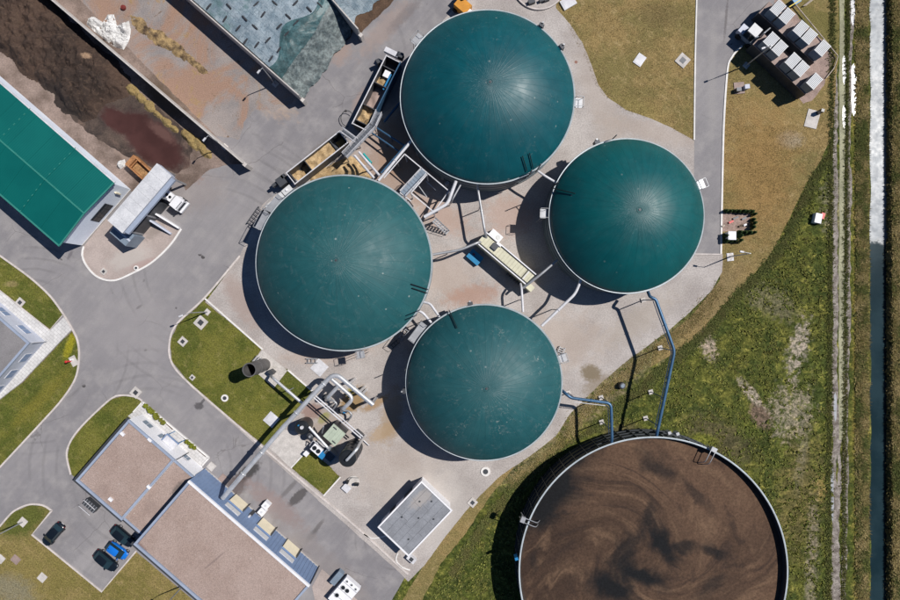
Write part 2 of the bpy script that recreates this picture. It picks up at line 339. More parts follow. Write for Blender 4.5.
m_creamroof = M('cream_container_paint', (.58,.56,.42), .55, .08, .6, 6, .06)
m_greyroof = M('grey_roof_membrane', (.235,.245,.27), .8, .12, .5, 6, .12, stains=[((422,492,12,6,-40,.7,.4),(.40,.36,.33),.6)])
m_greyroof2 = M('dark_grey_roof', (.215,.205,.21), .85, .12, .4, 6, .12, stains=[((7,341,4,2.5,0,.6,.4),(.10,.10,.10),.7)])
def gravel_roof():
    t = NT('roof_gravel'); c = t.mix(t.mr(t.noise(.25, 5, .6), .35, .65), (.325,.245,.212), (.365,.282,.248))
    v = t.N('ShaderNodeTexVoronoi'); t.put(v.inputs['Vector'], t.pos()); v.inputs['Scale'].default_value = 11
    sep = t.N('ShaderNodeSeparateColor'); t.put(sep.inputs[0], v.outputs['Color'])
    c = t.mix(1.0, c, t.mix(sep.outputs[0], (.80,)*3, (1.20,)*3), 'MULTIPLY')
    c = t.mix(t.mr(t.noise(2.2, 3, .5), .71, .76), c, (.58,.54,.50))
    for b, cc, k in [((140,545,10,3,40,.8,.5),(.16,.10,.09),.7), ((172,492,9,3,-48,.8,.5),(.10,.09,.085),.7), ((215,560,14,1,-40,.7,.5),(.20,.15,.14),.6)]:
        c = t.mix(t.math('MULTIPLY', t.blob(*b, 6), k) if len(b) == 7 else 0, c, cc)
    c = t.mix(t.mr(t.noise(.18, 5, .6, dist=.6), .58, .66, 0, .35), c, (.24,.18,.16)); c = t.mix(t.mr(t.noise(.5, 6, .7), .62, .74, 0, .4), c, (.42,.34,.30))
    t.bump(v.outputs['Distance'], .5, .03); return t.done(c, .95, 0, .2)
m_gravel = gravel_roof()
def green_roof():
    t = NT('green_sheet_roof'); c = t.mix(t.mr(t.noise(.12, 4), .35, .65), (.001,.100,.092), (.002,.118,.106))
    v = t.maprot(t.pos(), (0,0,0), ANG, (1,1,1)); wv = t.N('ShaderNodeTexWave', bands_direction='X'); t.put(wv.inputs['Vector'], v); wv.inputs['Scale'].default_value = .95
    c = t.mix(t.mr(wv.outputs['Fac'], .0, .12, .25, 0), c, (.004,.09,.07)); t.bump(wv.outputs['Fac'], .25, .05)
    return t.done(c, .42, 0, .4)
m_green = green_roof()
m_greentrim = M('green_trim', (.035,.21,.175), .5, .06, .4, 5, .05)
m_glass = M('dark_glass', (.015,.022,.03), .12, .1, .5, 3, .0, bump=0, spec=.6)
m_tyre = M('tyre_rubber', (.015,.015,.016), .9, .1, 2, 10, .1)
m_rubber = M('grey_roof_tyres', (.035,.038,.045), .9, .2, 2, 10, .2)
m_silage = M('maize_silage', (.40,.27,.135), .95, .2, 1.2, 9, .3, col2=(.53,.385,.215), bump=.9, bscale=7)
m_silage_dark = M('brown_silage', (.085,.052,.033), .95, .3, .5, 6, .3, bump=.8)
def heap_mat():
    t = NT('compost'); c = t.mix(t.mr(t.noise(.12, 6, .65), .35, .65), (.032,.022,.018), (.072,.045,.033))
    c = t.mix(t.mr(t.noise(.9, 6, .7, dist=1.5), .5, .7), c, (.092,.060,.042)); c = t.mix(t.math('MULTIPLY', t.blob(93,60,4,3,0,.6,.4), .9), c, (.30,.20,.13))
    c = t.mix(t.math('MULTIPLY', t.blob(60,100,12,26,-45,.7,.5), .7), c, (.03,.024,.022))
    n = t.noise(5, 6, .75); c = t.mix(1.0, c, t.mix(t.mr(n, .3, .7), (.7,)*3, (1.3,)*3), 'MULTIPLY'); t.bump(n, 1.0, .08); return t.done(c, .9, 0, .3)
m_heap = heap_mat()
m_leach = M('red_brown_effluent', (.058,.023,.020), .30, .15, .25, 3, .06, bump=.04, col2=(.070,.031,.028), stains=[((158,130,14,5,35,.6,.4),(.135,.07,.06),.7)])
def pool_mat():
    t = NT('mud_and_effluent'); c = t.mix(t.mr(t.noise(.35, 6, .7), .35, .65), (.040,.029,.025), (.085,.060,.048)); c = t.mix(t.mr(t.noise(.2, 5, .6, dist=.8), .55, .68, 0, .7), c, (.15,.10,.078))
    f = t.math('MAXIMUM', t.blob(152,141,40,19,40,.35,.22), t.blob(120,122,22,11,32,.45,.3)); r = t.mix(t.mr(t.noise(.25, 5), .35, .65), (.052,.023,.020), (.074,.033,.029)); r = t.mix(t.math('MULTIPLY', t.blob(162,132,16,5,38,.7,.5), .7), r, (.14,.078,.066))
    n = t.noise(4, 6, .75); c = t.mix(1.0, c, t.mix(t.mr(n, .3, .7), (.7,)*3, (1.3,)*3), 'MULTIPLY'); t.bump(t.math('MULTIPLY', n, t.math('SUBTRACT', 1.0, f)), .8, .08)
    return t.done(t.mix(f, c, r), t.mr(f, 0, 1, .9, .3), 0, .4)
m_mud = M('wet_mud', (.062,.044,.036), .6, .3, .3, 4, .2, bump=.4)
m_spill = M('mixed_silage_spill', (.085,.055,.035), .95, .3, .8, 8, .4, col2=(.36,.25,.12), bump=1.0, bscale=5)
m_straw = M('yellow_straw', (.46,.34,.14), .95, .4, 1.0, 9, .45, col2=(.24,.17,.07), bump=1.0, bscale=5)
def tarp_pale():
    t = NT('pale_tarp'); c = t.mix(t.mr(t.noise(.5, 6, .7), .35, .65), (.17,.235,.285), (.32,.385,.43)); c = t.mix(t.mr(t.noise(.16, 5, .6), .56, .66), c, (.13,.215,.23))
    v = t.maprot(t.pos(), (0,0,0), ANG, (1,1,1)); b = t.N('ShaderNodeTexBrick'); t.put(b.inputs['Vector'], v); b.inputs['Scale'].default_value = 1; b.inputs['Brick Width'].default_value = 1.7
    b.inputs['Row Height'].default_value = 1.15; b.inputs['Mortar Size'].default_value = .045; t.put(b.inputs['Color1'], (1.08,1.08,1.08)); t.put(b.inputs['Color2'], (.92,.93,.94)); t.put(b.inputs['Mortar'], (.74,.77,.80))
    c = t.mix(1.0, c, b.outputs[0], 'MULTIPLY'); n = t.noise(1.6, 7, .75, dist=1.6); c = t.mix(t.mr(n, .36, .46, .7, 0), c, (.09,.125,.15)); c = t.mix(t.mr(n, .60, .70, 0, .6), c, (.50,.55,.58)); t.bump(n, 1.0, .2); return t.done(c, .45, 0, .4)
m_tarp = tarp_pale()
m_tarpgreen = M('dark_green_tarp', (.045,.10,.11), .45, .35, .6, 4, .3, bump=.7, bscale=3)
m_tarpgrey = M('grey_green_tarp', (.075,.105,.115), .5, .35, .9, 3, .4, bump=1.0, bscale=2.2, col2=(.17,.205,.205))
m_tarpwhite = M('white_tarp', (.58,.575,.565), .6, .18, 1.2, 6, .25, bump=1.0, bscale=3)
m_rust = M('rusty_brown_steel', (.34,.15,.06), .7, .3, 1.2, 7, .25, col2=(.46,.22,.09))
m_orange = M('orange_paint', (.60,.26,.03), .5, .12, .8, 6, .1)
m_soil = M('bare_soil', (.30,.22,.19), .95, .2, .5, 6, .25, bump=.5)
def dome_mat(name, a, b, rays, dust, rough, smear, spots, spec=.4):
    t = NT(name); o = t.objpos(); s = t.N('ShaderNodeSeparateXYZ'); t.put(s.inputs[0], o)
    ang = t.math('ARCTAN2', s.outputs[1], s.outputs[0]); rr = t.math('SQRT', t.math('ADD', t.math('MULTIPLY', s.outputs[0], s.outputs[0]), t.math('MULTIPLY', s.outputs[1], s.outputs[1])))
    sn = t.math('ABSOLUTE', t.math('SINE', t.math('MULTIPLY', ang, 22.0)))
    weld = t.mr(t.math('MULTIPLY', sn, t.math('MULTIPLY', rr, 1/22.0)), .015, .07, 1, 0)              # weld lines of constant width
    pol = t.N('ShaderNodeCombineXYZ'); t.put(pol.inputs[0], t.math('MULTIPLY', s.outputs[0], t.math('DIVIDE', 6.0, t.math('ADD', rr, .4)))); t.put(pol.inputs[1], t.math('MULTIPLY', s.outputs[1], t.math('DIVIDE', 6.0, t.math('ADD', rr, .4)))); t.put(pol.inputs[2], t.math('MULTIPLY', rr, .22))
    streak = t.noise(1.6, 5, .65, vec=pol.outputs[0]); fine = t.noise(7.0, 3, .6, vec=pol.outputs[0])
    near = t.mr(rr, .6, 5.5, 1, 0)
    c = t.mix(t.mr(t.noise(.16, 5, .6), .35, .65), a, b)
    c = t.mix(1.0, c, t.mix(t.mr(streak, .3, .7), (.92,)*3, (1.08,)*3), 'MULTIPLY')
    c = t.mix(t.math('MULTIPLY', weld, .14), c, sc(a, .55))
    c = t.mix(t.math('MULTIPLY', t.mr(t.noise(.6, 7, .75, dist=.8), .52, .8), dust), c, (.20,.25,.25))
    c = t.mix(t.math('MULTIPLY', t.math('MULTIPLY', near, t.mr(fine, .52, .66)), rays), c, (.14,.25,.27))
    c = t.mix(t.math('MULTIPLY', t.math('MULTIPLY', t.mr(t.noise(.28, 3, .5), .50, .62), t.mr(t.noise(1.3, 7, .8, dist=1.6), .54, .70)), smear), c, (.27,.31,.29))
    vo = t.N('ShaderNodeTexVoronoi'); t.put(vo.inputs['Vector'], o); vo.inputs['Scale'].default_value = .55; vs_ = t.N('ShaderNodeSeparateColor'); t.put(vs_.inputs[0], vo.outputs['Color'])
    c = t.mix(t.math('MULTIPLY', t.math('MULTIPLY', t.mr(vo.outputs['Distance'], .05, .11, 1, 0), t.mr(vs_.outputs[0], .55, .6)), spots), c, (.34,.38,.36))
    c = t.mix(t.math('MULTIPLY', t.mr(rr, .16, .32, 1, 0), .8), c, (.05,.10,.11))
    hh = t.math('ADD', t.math('MULTIPLY', t.math('MULTIPLY', near, fine), 1.2), t.math('ADD', t.math('MULTIPLY', weld, .35), t.math('ADD', t.math('MULTIPLY', streak, .5), t.math('MULTIPLY', t.noise(.9, 5, .6), .35))))
    t.bump(hh, .35, .07)
    return t.done(c, t.mr(t.noise(.5, 5), .3, .7, rough-.05, rough+.08), 0, spec)
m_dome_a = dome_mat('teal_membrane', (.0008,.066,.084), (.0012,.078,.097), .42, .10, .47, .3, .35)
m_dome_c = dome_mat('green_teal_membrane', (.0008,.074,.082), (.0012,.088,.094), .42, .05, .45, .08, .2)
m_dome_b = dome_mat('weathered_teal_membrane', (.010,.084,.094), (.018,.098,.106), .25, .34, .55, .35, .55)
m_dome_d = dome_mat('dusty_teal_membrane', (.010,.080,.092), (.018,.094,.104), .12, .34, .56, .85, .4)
m_tankwall = M('tank_wall_cladding', (.13,.165,.185), .6, .12, .4, 4, .08)
m_rim = steel('rim_steel', (.42,.47,.50), .5, .2)
def slurry_mat():
    t = NT('slurry'); v = t.pos()
    def warp(vec, scale, amp, det=3):
        n = t.N('ShaderNodeTexNoise'); n.inputs['Scale'].default_value = scale; n.inputs['Detail'].default_value = det; t.put(n.inputs['Vector'], vec)
        m = t.N('ShaderNodeVectorMath', operation='MULTIPLY_ADD'); t.put(m.inputs[0], n.outputs['Color']); m.inputs[1].default_value = (2*amp,2*amp,0); m.inputs[2].default_value = (-amp,-amp,0)
        a = t.N('ShaderNodeVectorMath', operation='ADD'); t.put(a.inputs[0], vec); t.put(a.inputs[1], m.outputs[0]); return a.outputs[0]
    cv = W(640,560,5); vl = t.maprot(v, (cv.x,cv.y,0), 0, (1,1,1e4)); ln_ = t.N('ShaderNodeVectorMath', operation='LENGTH'); t.put(ln_.inputs[0], vl); vr = t.N('ShaderNodeVectorRotate', rotation_type='Z_AXIS'); t.put(vr.inputs['Vector'], v); vr.inputs['Center'].default_value = (cv.x,cv.y,0); t.put(vr.inputs['Angle'], t.math('MULTIPLY', t.math('EXPONENT', t.math('MULTIPLY', ln_.outputs['Value'], -.085)), 3.4)); v0 = v; v = vr.outputs[0]
    q = warp(v, .055, 7, 2); v = v0; r = warp(q, .16, 3.0, 3); b2 = warp(v, .12, 4.5, 4); b3 = warp(b2, .5, .8, 3)
    st = t.maprot(r, (0,0,0), R(28), (3.4,1,1)); n1 = t.noise(.10, 6, .55, vec=st); n2 = t.noise(.42, 6, .6, vec=st); n3 = t.noise(3.0, 6, .75, vec=v)
    c = t.mix(t.mr(n1, .32, .66), (.042,.026,.019), (.104,.062,.040)); c = t.mix(t.mr(n2, .48, .68, 0, .7), c, (.155,.096,.060)); c = t.mix(t.mr(n2, .36, .46, .7, 0), c, (.038,.025,.020))
    c = t.mix(t.mr(t.noise(.075, 5, .55, vec=st), .30, .42, .8, 0), c, (.028,.022,.021))
    for b, k in [((664,545,22,10,30,0,0),1),((636,568,30,11,20,0,0),1),((613,588,22,18,10,0,0),1),((690,548,12,5,10,0,0),.8),((548,488,54,24,-42,0,0),1),((580,456,44,10,-32,0,0),.7),((660,465,20,9,45,0,0),.75),((645,525,7,16,20,0,0),.7),((700,495,20,5,45,0,0),.6),((714,548,10,6,20,0,0),.85),((540,565,6,13,0,0,0),.5),((625,548,10,16,60,0,0),.75),((705,590,18,10,-30,0,0),.6)]:
        c = t.mix(t.math('MULTIPLY', t.blob(b[0],b[1],b[2],b[3],b[4],.3,.6,5.0,None,b3), k), c, (.010,.0105,.012))
    c = t.mix(1.0, c, t.mix(t.mr(n3, .3, .7), (.70,)*3, (1.28,)*3), 'MULTIPLY')
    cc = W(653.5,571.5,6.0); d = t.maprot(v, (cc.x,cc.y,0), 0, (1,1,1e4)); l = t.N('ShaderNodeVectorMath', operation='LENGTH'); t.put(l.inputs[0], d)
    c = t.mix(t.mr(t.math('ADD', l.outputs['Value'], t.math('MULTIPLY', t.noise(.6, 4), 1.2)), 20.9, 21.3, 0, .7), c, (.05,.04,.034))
    t.bump(t.math('ADD', n2, t.math('MULTIPLY', n3, .5)), .4, .08)
    return t.done(c, .8, 0, .15)
m_slurry = slurry_mat()
def water_mat():
    t = NT('canal_water'); sx = t.N('ShaderNodeSeparateXYZ'); t.put(sx.inputs[0], t.pos())
    y0 = (300-243)/6*1.0075; f = t.mr(t.math('ADD', sx.outputs[1], t.math('MULTIPLY', t.math('SUBTRACT', t.noise(.35, 6, .7), .5), 5)), y0-.6, y0+.8)
    film = t.mix(t.mr(t.noise(.5, 6, .7, dist=.8), .35, .65), (.15,.175,.205), (.27,.30,.33)); film = t.mix(t.mr(t.noise(.9, 7, .8, dist=1.5), .60, .68), film, (.10,.115,.12))
    deep = t.mix(t.mr(t.noise(.15, 5, .6), .35, .65), (.010,.024,.030), (.020,.040,.048)); deep = t.mix(t.mr(t.noise(1.2, 6, .75), .64, .72, 0, .6), deep, (.06,.075,.04))
    t.bump(t.noise(1.5, 4, .6), .06, .05)
    return t.done(t.mix(f, deep, film), t.math('ADD', t.mr(f, 0, 1, .12, .24), t.math('MULTIPLY', t.math('MULTIPLY', f, t.noise(.8, 5, .7)), .36)), 0, .34)
m_water = water_mat()
m_puddle = M('muddy_puddle', (.36,.37,.39), .3, .1, .5, 3, .05, bump=.02)
m_track = M('dirt_track', (.17,.14,.12), .95, .3, .9, 5, .35, bump=.8, col2=(.33,.295,.265))
m_track_moss = M('mossy_track', (.30,.295,.195), .95, .2, .3, 5, .25, bump=.5)
def grass_mat(name, cols):
    t = NT(name); g = t.N('ShaderNodeNewGeometry'); n = g.outputs['Random Per Island']
    c = t.mix(n, cols[0], cols[1]); c = t.mix(t.mr(t.noise(.3, 5, .6), .4, .66), c, cols[2])
    return t.done(c, .8, 0, .15)
m_tuft = grass_mat('weed_leaves', ((.085,.115,.032),(.20,.205,.07),(.16,.15,.055)))
m_tuft_dry = grass_mat('dry_grass_leaves', ((.36,.28,.12),(.22,.20,.075),(.44,.35,.17)))
m_shrub = grass_mat('conifer_leaves', ((.030,.060,.022),(.065,.105,.035),(.045,.08,.025)))
m_shrub_y = grass_mat('yellow_green_leaves', ((.22,.24,.02),(.10,.13,.02),(.16,.15,.03)))
m_bark = M('bark', (.10,.07,.05), .95)
m_car_dark = M('dark_car_paint', (.007,.011,.017), .22, .1, .5, 3, 0, bump=0, spec=.6)
m_car_blue = M('blue_car_paint', (.010,.16,.60), .25, .06, .5, 3, 0, bump=0, spec=.6)
m_lamp = M('headlamp_lens', (.42,.44,.46), .2, .05, 1, 3, 0, bump=0)
m_tail = M('tail_lamp_lens', (.16,.012,.01), .25, .05, 1, 3, 0, bump=0)
m_red = M('red_paint', (.55,.03,.03), .45, .1, 1, 5, .05)
m_yellow = M('yellow_paint', (.62,.47,.03), .5, .1, 1, 5, .1)
m_unit = M('grey_white_louvre', (.56,.57,.58), .5, .06, 1, 6, .06)
m_unitside = M('slate_blue_panel', (.19,.24,.30), .5, .1, .6, 5, .08)
m_controof = M('pinkish_container_roof', (.30,.225,.20), .7, .12, .7, 6, .12)
m_timber = M('weathered_timber', (.42,.36,.30), .9, .2, .8, 6, .2)

# ------------------------------------------------------------------ the ground, cut by the drainage canal
def canal_z(x):                             # cross-section across the canal, x in plan pixels
    pr = [(0,0),(864,0),(868,-.15),(871,-1.0),(874,-1.6),(886,-1.6),(889.5,-.9),(892,.1),(899,.25),(940,.2),(1000,0)]
    for (a, za), (b, zb) in zip(pr[:-1], pr[1:]):
        if a <= x <= b: return za+(zb-za)*(x-a)/(b-a)
    return 0.0
g = MB(); xs = [-3000,-400,0,300,600,830]+[856,862,865,867,869,871,872.5,874,877,880,883,886,888,889.5,891,893,896,900,920,940,1000,1400,4000]
ys = [-4000,-1500,-400]+list(range(-120,721,6))+[1000,2000,4500]; rows = []
for y in ys:
    row = []
    for x in xs:
        wob = 0 if (x < 860 or x > 905) else 1.8*fbm(y*.03, x*.02, 2.0)+.8*nz(y*.15, x*.1)
        p = W(x+wob, y, canal_z(x)); row.append((p.x, p.y, canal_z(x)))
    rows.append(row)
g.grid(rows); g.f = [tuple(reversed(f)) for f in g.f]
g.build('ground', m_meadow, smooth=True)['kind'] = 'structure'
sheet('canal_water', [(866,-400),(896,-400),(896,1000),(866,1000)], -.75, m_water)
# dry mown lawns either side of the service road
sheet('mown_lawn', [(540,-30),(696,-30),(694,142),(672,132),(648,121),(622,112),(604,99),(594,84),(588,66),(576,44),(566,28),(552,12)], .012, m_dry, 1.2, 4, True)
sheet('mown_lawn', [(716,-40),(838,-40),(839,40),(835,100),(832,135),(822,158),(808,180),(792,213),(779,240),(766,261),(752,276),(735,292),(700,333),(676,352),(650,368),(655,345),(690,318),(720,280)], .012, m_dry, 1.2, 4)
sheet('mown_lawn', [(462,508),(500,474),(520,458),(512,470),(490,496),(468,530),(440,566),(420,604),(400,604),(420,572),(440,540)], .012, m_dry, 1.0, 3)
sheet('asphalt_yard', [(-40,-60),(520,-60),(470,-6),(452,14),(432,36),(414,70),(398,104),(350,142),(300,176),(268,206),(240,256),(205,298),(176,330),(173,350),(190,380),(300,478),(408,572),(392,600),(370,640),(-40,640)], .008, m_asphalt, .3, 4)
sheet('concrete_yard', [(240,256),(262,205),(300,172),(350,140),(398,102),(414,68),(432,34),(452,10),(475,-8),(552,-30),(556,8),(570,24),(582,42),(592,66),(598,84),(608,98),(626,110),(652,119),(676,130),(695,141),(695,252),(723,254),(722,272),(712,290),(690,312),(664,334),(628,360),(600,384),(570,414),(556,436),(530,456),(500,476),(470,506),(446,536),(424,566),(408,582),(399,572),(300,484),(190,386),(176,340),(210,296)], .016, m_yard, .5, 3)
sheet('service_road', [(697,-60),(695,60),(694,173),(690,254),(720.5,254),(722,173),(723.5,120),(727,70),(731,58),(737,50),(748,42),(768,26),(790,-60)], .024, m_asphalt, .1, 5)
sheet('parking_apron', [(757,40),(760,10),(775,-6),(826,44),(836,58),(828,72),(824,86),(812,100),(803,104),(780,72)], .02, m_soil, 1.2, 3)
# bunker silo floors
sheet('bunker_floor', [(-60,-60),(20,-60),(243,163),(222,166),(205,172),(196,182),(186,190),(176,178),(160,180),(140,196),(128,190),(60,131),(-60,26)], .016, m_bunker, 1.0, 3)
def lane_mat():
    t = NT('silage_lane'); c = t.mix(t.mr(t.noise(.22, 5, .6), .35, .65), (.225,.205,.20), (.29,.255,.24))
    c = t.mix(t.mr(t.noise(.10, 6, .65, dist=.8), .42, .56), c, (.30,.195,.145)); c = t.mix(t.mr(t.noise(.2, 7, .72, dist=1.2), .56, .66), c, (.31,.21,.115)); c = t.mix(t.mr(t.noise(.45, 7, .75, dist=1.0), .60, .68), c, (.16,.11,.075))
    c = t.mix(t.mr(t.noise(.8, 5, .7), .68, .74), c, (.07,.06,.055))
    n3 = t.noise(6, 5, .7); c = t.mix(1.0, c, t.mix(t.mr(n3, .3, .7), (.8,)*3, (1.2,)*3), 'MULTIPLY'); t.bump(n3, .5, .05); return t.done(c, .92, 0, .2)
sheet('silage_lane', [(20,-60),(130,-60),(193,4),(300,97),(290,104),(270,112),(256,108),(244,122),(240,140),(222,136),(206,134),(150,86),(52,2)], .014, lane_mat(), 3.0, 3)
sheet('island', [(84,246),(106,218),(122,230),(150,210),(181,229),(170,245),(152,262),(132,273),(114,280),(98,277),(87,266),(82.5,255)], .03, m_island, 0, 3)
# lawns set into the asphalt
sheet('green_lawn', [(-40,225),(0,256),(29,277),(48,294),(57,305),(63,314),(50,329.5),(0,290),(-40,258)], .03, m_lawn, .8, 1.5)
sheet('green_lawn', [(72,331),(77.5,342),(79,357),(75.5,378),(62,399),(40,424),(0,467),(-40,500),(-40,432),(0,400),(22,383),(62,341)], .03, m_lawn, .8, 1.5)
sheet('green_lawn', [(67.5,456),(70,444),(78,432),(92,417),(112,399),(123,395.8),(136,397.5),(142,401.5),(140,412),(150,425),(90,490),(71,474)], .03, m_lawn, .7, 1.5)
sheet('green_lawn', [(-40,566),(0,527),(14,512),(30,505),(43,506),(51,511),(33,534.5),(102,591),(136,551.5),(240,640),(-40,640)], .03, m_lawn_b, .2, 2)
sheet('green_lawn', [(204,301),(262,349),(251,363),(287,369),(312,391),(296,412),(266,447),(235,422),(188,381),(172,361),(170.5,341),(178,324)], .03, m_lawn, .8, 1.5)
sheet('green_lawn', [(291.5,468),(304,455),(313,451),(340,477),(324,495)], .03, m_lawn, .7, 1.5)
sheet('paved_forecourt', [(-40,262),(0,291),(50,330.5),(65,316),(73,328.5),(61.5,340),(22,382),(0,399),(-40,430)], .034, m_paving, 0, 5)
sheet('chimney_apron', [(262.5,350),(287.5,370.5),(274,388),(249,366)], .034, m_slab, 0, 5)
sheet('plant_apron', [(268,447),(284,430),(294,431),(308,444),(304,455),(291,468)], .022, m_slab, .5, 3)
m_rimsoil = M('lawn_edge_soil', (.20,.13,.085), .95, .2, 1, 8, .2)
for pts in ([(0,256),(29,277),(48,294),(57,305),(63,314),(50,329.5),(0,290)], [(72,331),(77.5,342),(79,357),(75.5,378),(62,399),(40,424),(0,467),(-40,500),(-40,432),(0,400),(22,383),(62,341)], [(204,301),(262,349),(251,363),(287,369),(312,391),(296,412),(266,447),(235,422),(188,381),(172,361),(170.5,341),(178,324)], [(291.5,468),(304,455),(313,451),(340,477),(324,495)], [(67.5,456),(70,444),(78,432),(92,417),(112,399),(123,395.8),(136,397.5),(142,401.5),(133,412),(71,474)]):
    sheet('lawn_edge_soil', pts, .026, m_rimsoil, 0, 4)
def kerb(pts, wd=.28, smooth=True, mat=None, z1=.13, z0=-.05):
    b = MB(); strip(b, pts, wd, z0, z1, smooth); b.build('kerb', mat or m_kerb)['kind'] = 'structure'
kerb([(84,246.5),(82.5,255),(87,266),(98,277),(114,280.5),(132,273.5),(152,262.5),(170,245.5),(181.5,229)], .3, True, m_kerb_white)
kerb([(0,255.5),(29,276.5),(48,293.5),(57,304.5),(63.5,314),(72.5,329),(77.8,341),(79.3,357),(75.8,378),(62.3,399.5),(40,424.5),(0,467.5)])
kerb([(71,474.5),(67,456),(69.6,444),(77.5,431.5),(91.5,416.5),(111.8,398.4),(123,395.2),(136.2,397),(142.5,401)])
kerb([(0,526.5),(13.7,511.5),(29.7,504.4),(43.2,505.3),(52,510.7)]); kerb([(52,510.7),(32.3,534.6),(102,591.6),(136.4,551)], .28, False)
kerb([(240,256),(205,297.5),(177.5,323.5),(170,341),(171.5,361.5),(187.5,381.5),(235,423),(303,482),(352,523),(399,566),(408,574)], .3)
kerb([(697,-20),(695,60),(694,140)], .22, True, m_kerb_white); kerb([(720.8,254),(722.3,173),(723.8,120),(727.3,70),(731.3,58),(737.3,50),(742,46)], .3, True, m_kerb_white); kerb([(690.5,254),(720.8,254.4)], .2, False)
kerb([(205,298.5),(262.8,349.5)], .25, False, m_kerb_white); kerb([(288,370),(313,391.5)], .25, False, m_kerb_white); kerb([(340.5,477),(323.5,496)], .22, False, m_kerb_white); kerb([(291,468),(304,454)], .22, False, m_kerb_white)
kerb([(63.5,314.5),(50,330),(0,290.2)], .14, False); kerb([(364,534),(371,538),(379,537.5),(389,535)], .2, True, m_kerb_white); kerb([(398,553),(396,560),(402,567),(410,570)], .2, True, m_kerb_white)
# the double-rut farm track beside the canal
def band(x0, x1, y0, y1, n=30, jit=1.2, seed=0.0, drift=0.0):
    ys_ = [y0+(y1-y0)*i/n for i in range(n+1)]
    a = [(x0+jit*fbm(y*.02, seed)*1.5+drift*(y/600), y) for y in ys_]; b = [(x1+jit*fbm(y*.02, seed+5.5)*1.5+drift*(y/600), y) for y in reversed(ys_)]
    return a+b
sheet('farm_track', band(833.5,838.5,-60,660,70,1.6,1.0,-2), .010, m_track, 1.6, 2)
sheet('farm_track', band(839.5,844,405,660,30,1.6,5.0,-4), .012, m_track, 1.6, 2)
sheet('farm_track', band(839.5,845,-60,440,44,1.0,3.0,-1), .016, m_track_moss, .4, 3)
sheet('farm_track', band(849.5,854,-60,660,70,1.6,7.0,-8), .010, m_track, 1.3, 2)
for y0, y1, x0, x1 in [(58,83,842.5,846),(108,127,842.5,845.6),(66,114,851.6,856),(-5,24,851,854.5),(470,520,831,833.5),(395,420,834,836.5)]:
    sheet('puddle', [(x0,y0),((x0+x1)/2,y0-3),(x1,y0+2),(x1+.3,(y0+y1)/2),(x1-.4,y1-1),((x0+x1)/2,y1+2),(x0+.3,y1-2),(x0-.2,(y0+y1)/2)], .022, m_puddle, .5, 3, True)
# ------------------------------------------------------------------ the four domed digesters
def rod(parent, x, y, z0, z1, name='lightning_rod', r=.085):
    MB().tube([(x,y,z0),(x,y,z1)], r, 6).build(name, m_darksteel, parent)
def rim_platform(parent, c, Rr, ang, z, wd=1.5, dp=1.1, mat=None):
    d = Vector((math.cos(ang), math.sin(ang), 0)); q = Vector((-d.y, d.x, 0)); p = c+d*(Rr+dp/2+.18); a = ang; mat = mat or m_galv
    fl = MB(); fl.box(p.x, p.y, z-.08, z, dp, wd, a); pl = fl.build('service_platform', mat, parent)
    for s in (-1, 1):
        e = p+q*s*wd/2; r = MB(); r.tube([e-d*dp/2+Vector((0,0,z+1.0)), e+d*dp/2+Vector((0,0,z+1.0))], .045, 6)
        r.build('handrail', mat, pl)
    o = p+d*dp/2; MB().tube([o-q*wd/2+Vector((0,0,z+1.0)), o+q*wd/2+Vector((0,0,z+1.0))], .045, 6).build('handrail', mat, pl)
    for s in (-1, 1):
        for e in (-1, 1):
            c2 = p+q*s*wd/2+d*e*dp/2; MB().tube([(c2.x,c2.y,z-.05),(c2.x,c2.y,z+1.0)], .04, 6).build('rail_post', mat, pl)
    lad = p+q*(wd/2-.15)
    for s in (-.22, .22):
        f = lad+d*s; MB().tube([(f.x,f.y,0),(f.x,f.y,z)], .04, 6).build('ladder_stile', mat, pl)
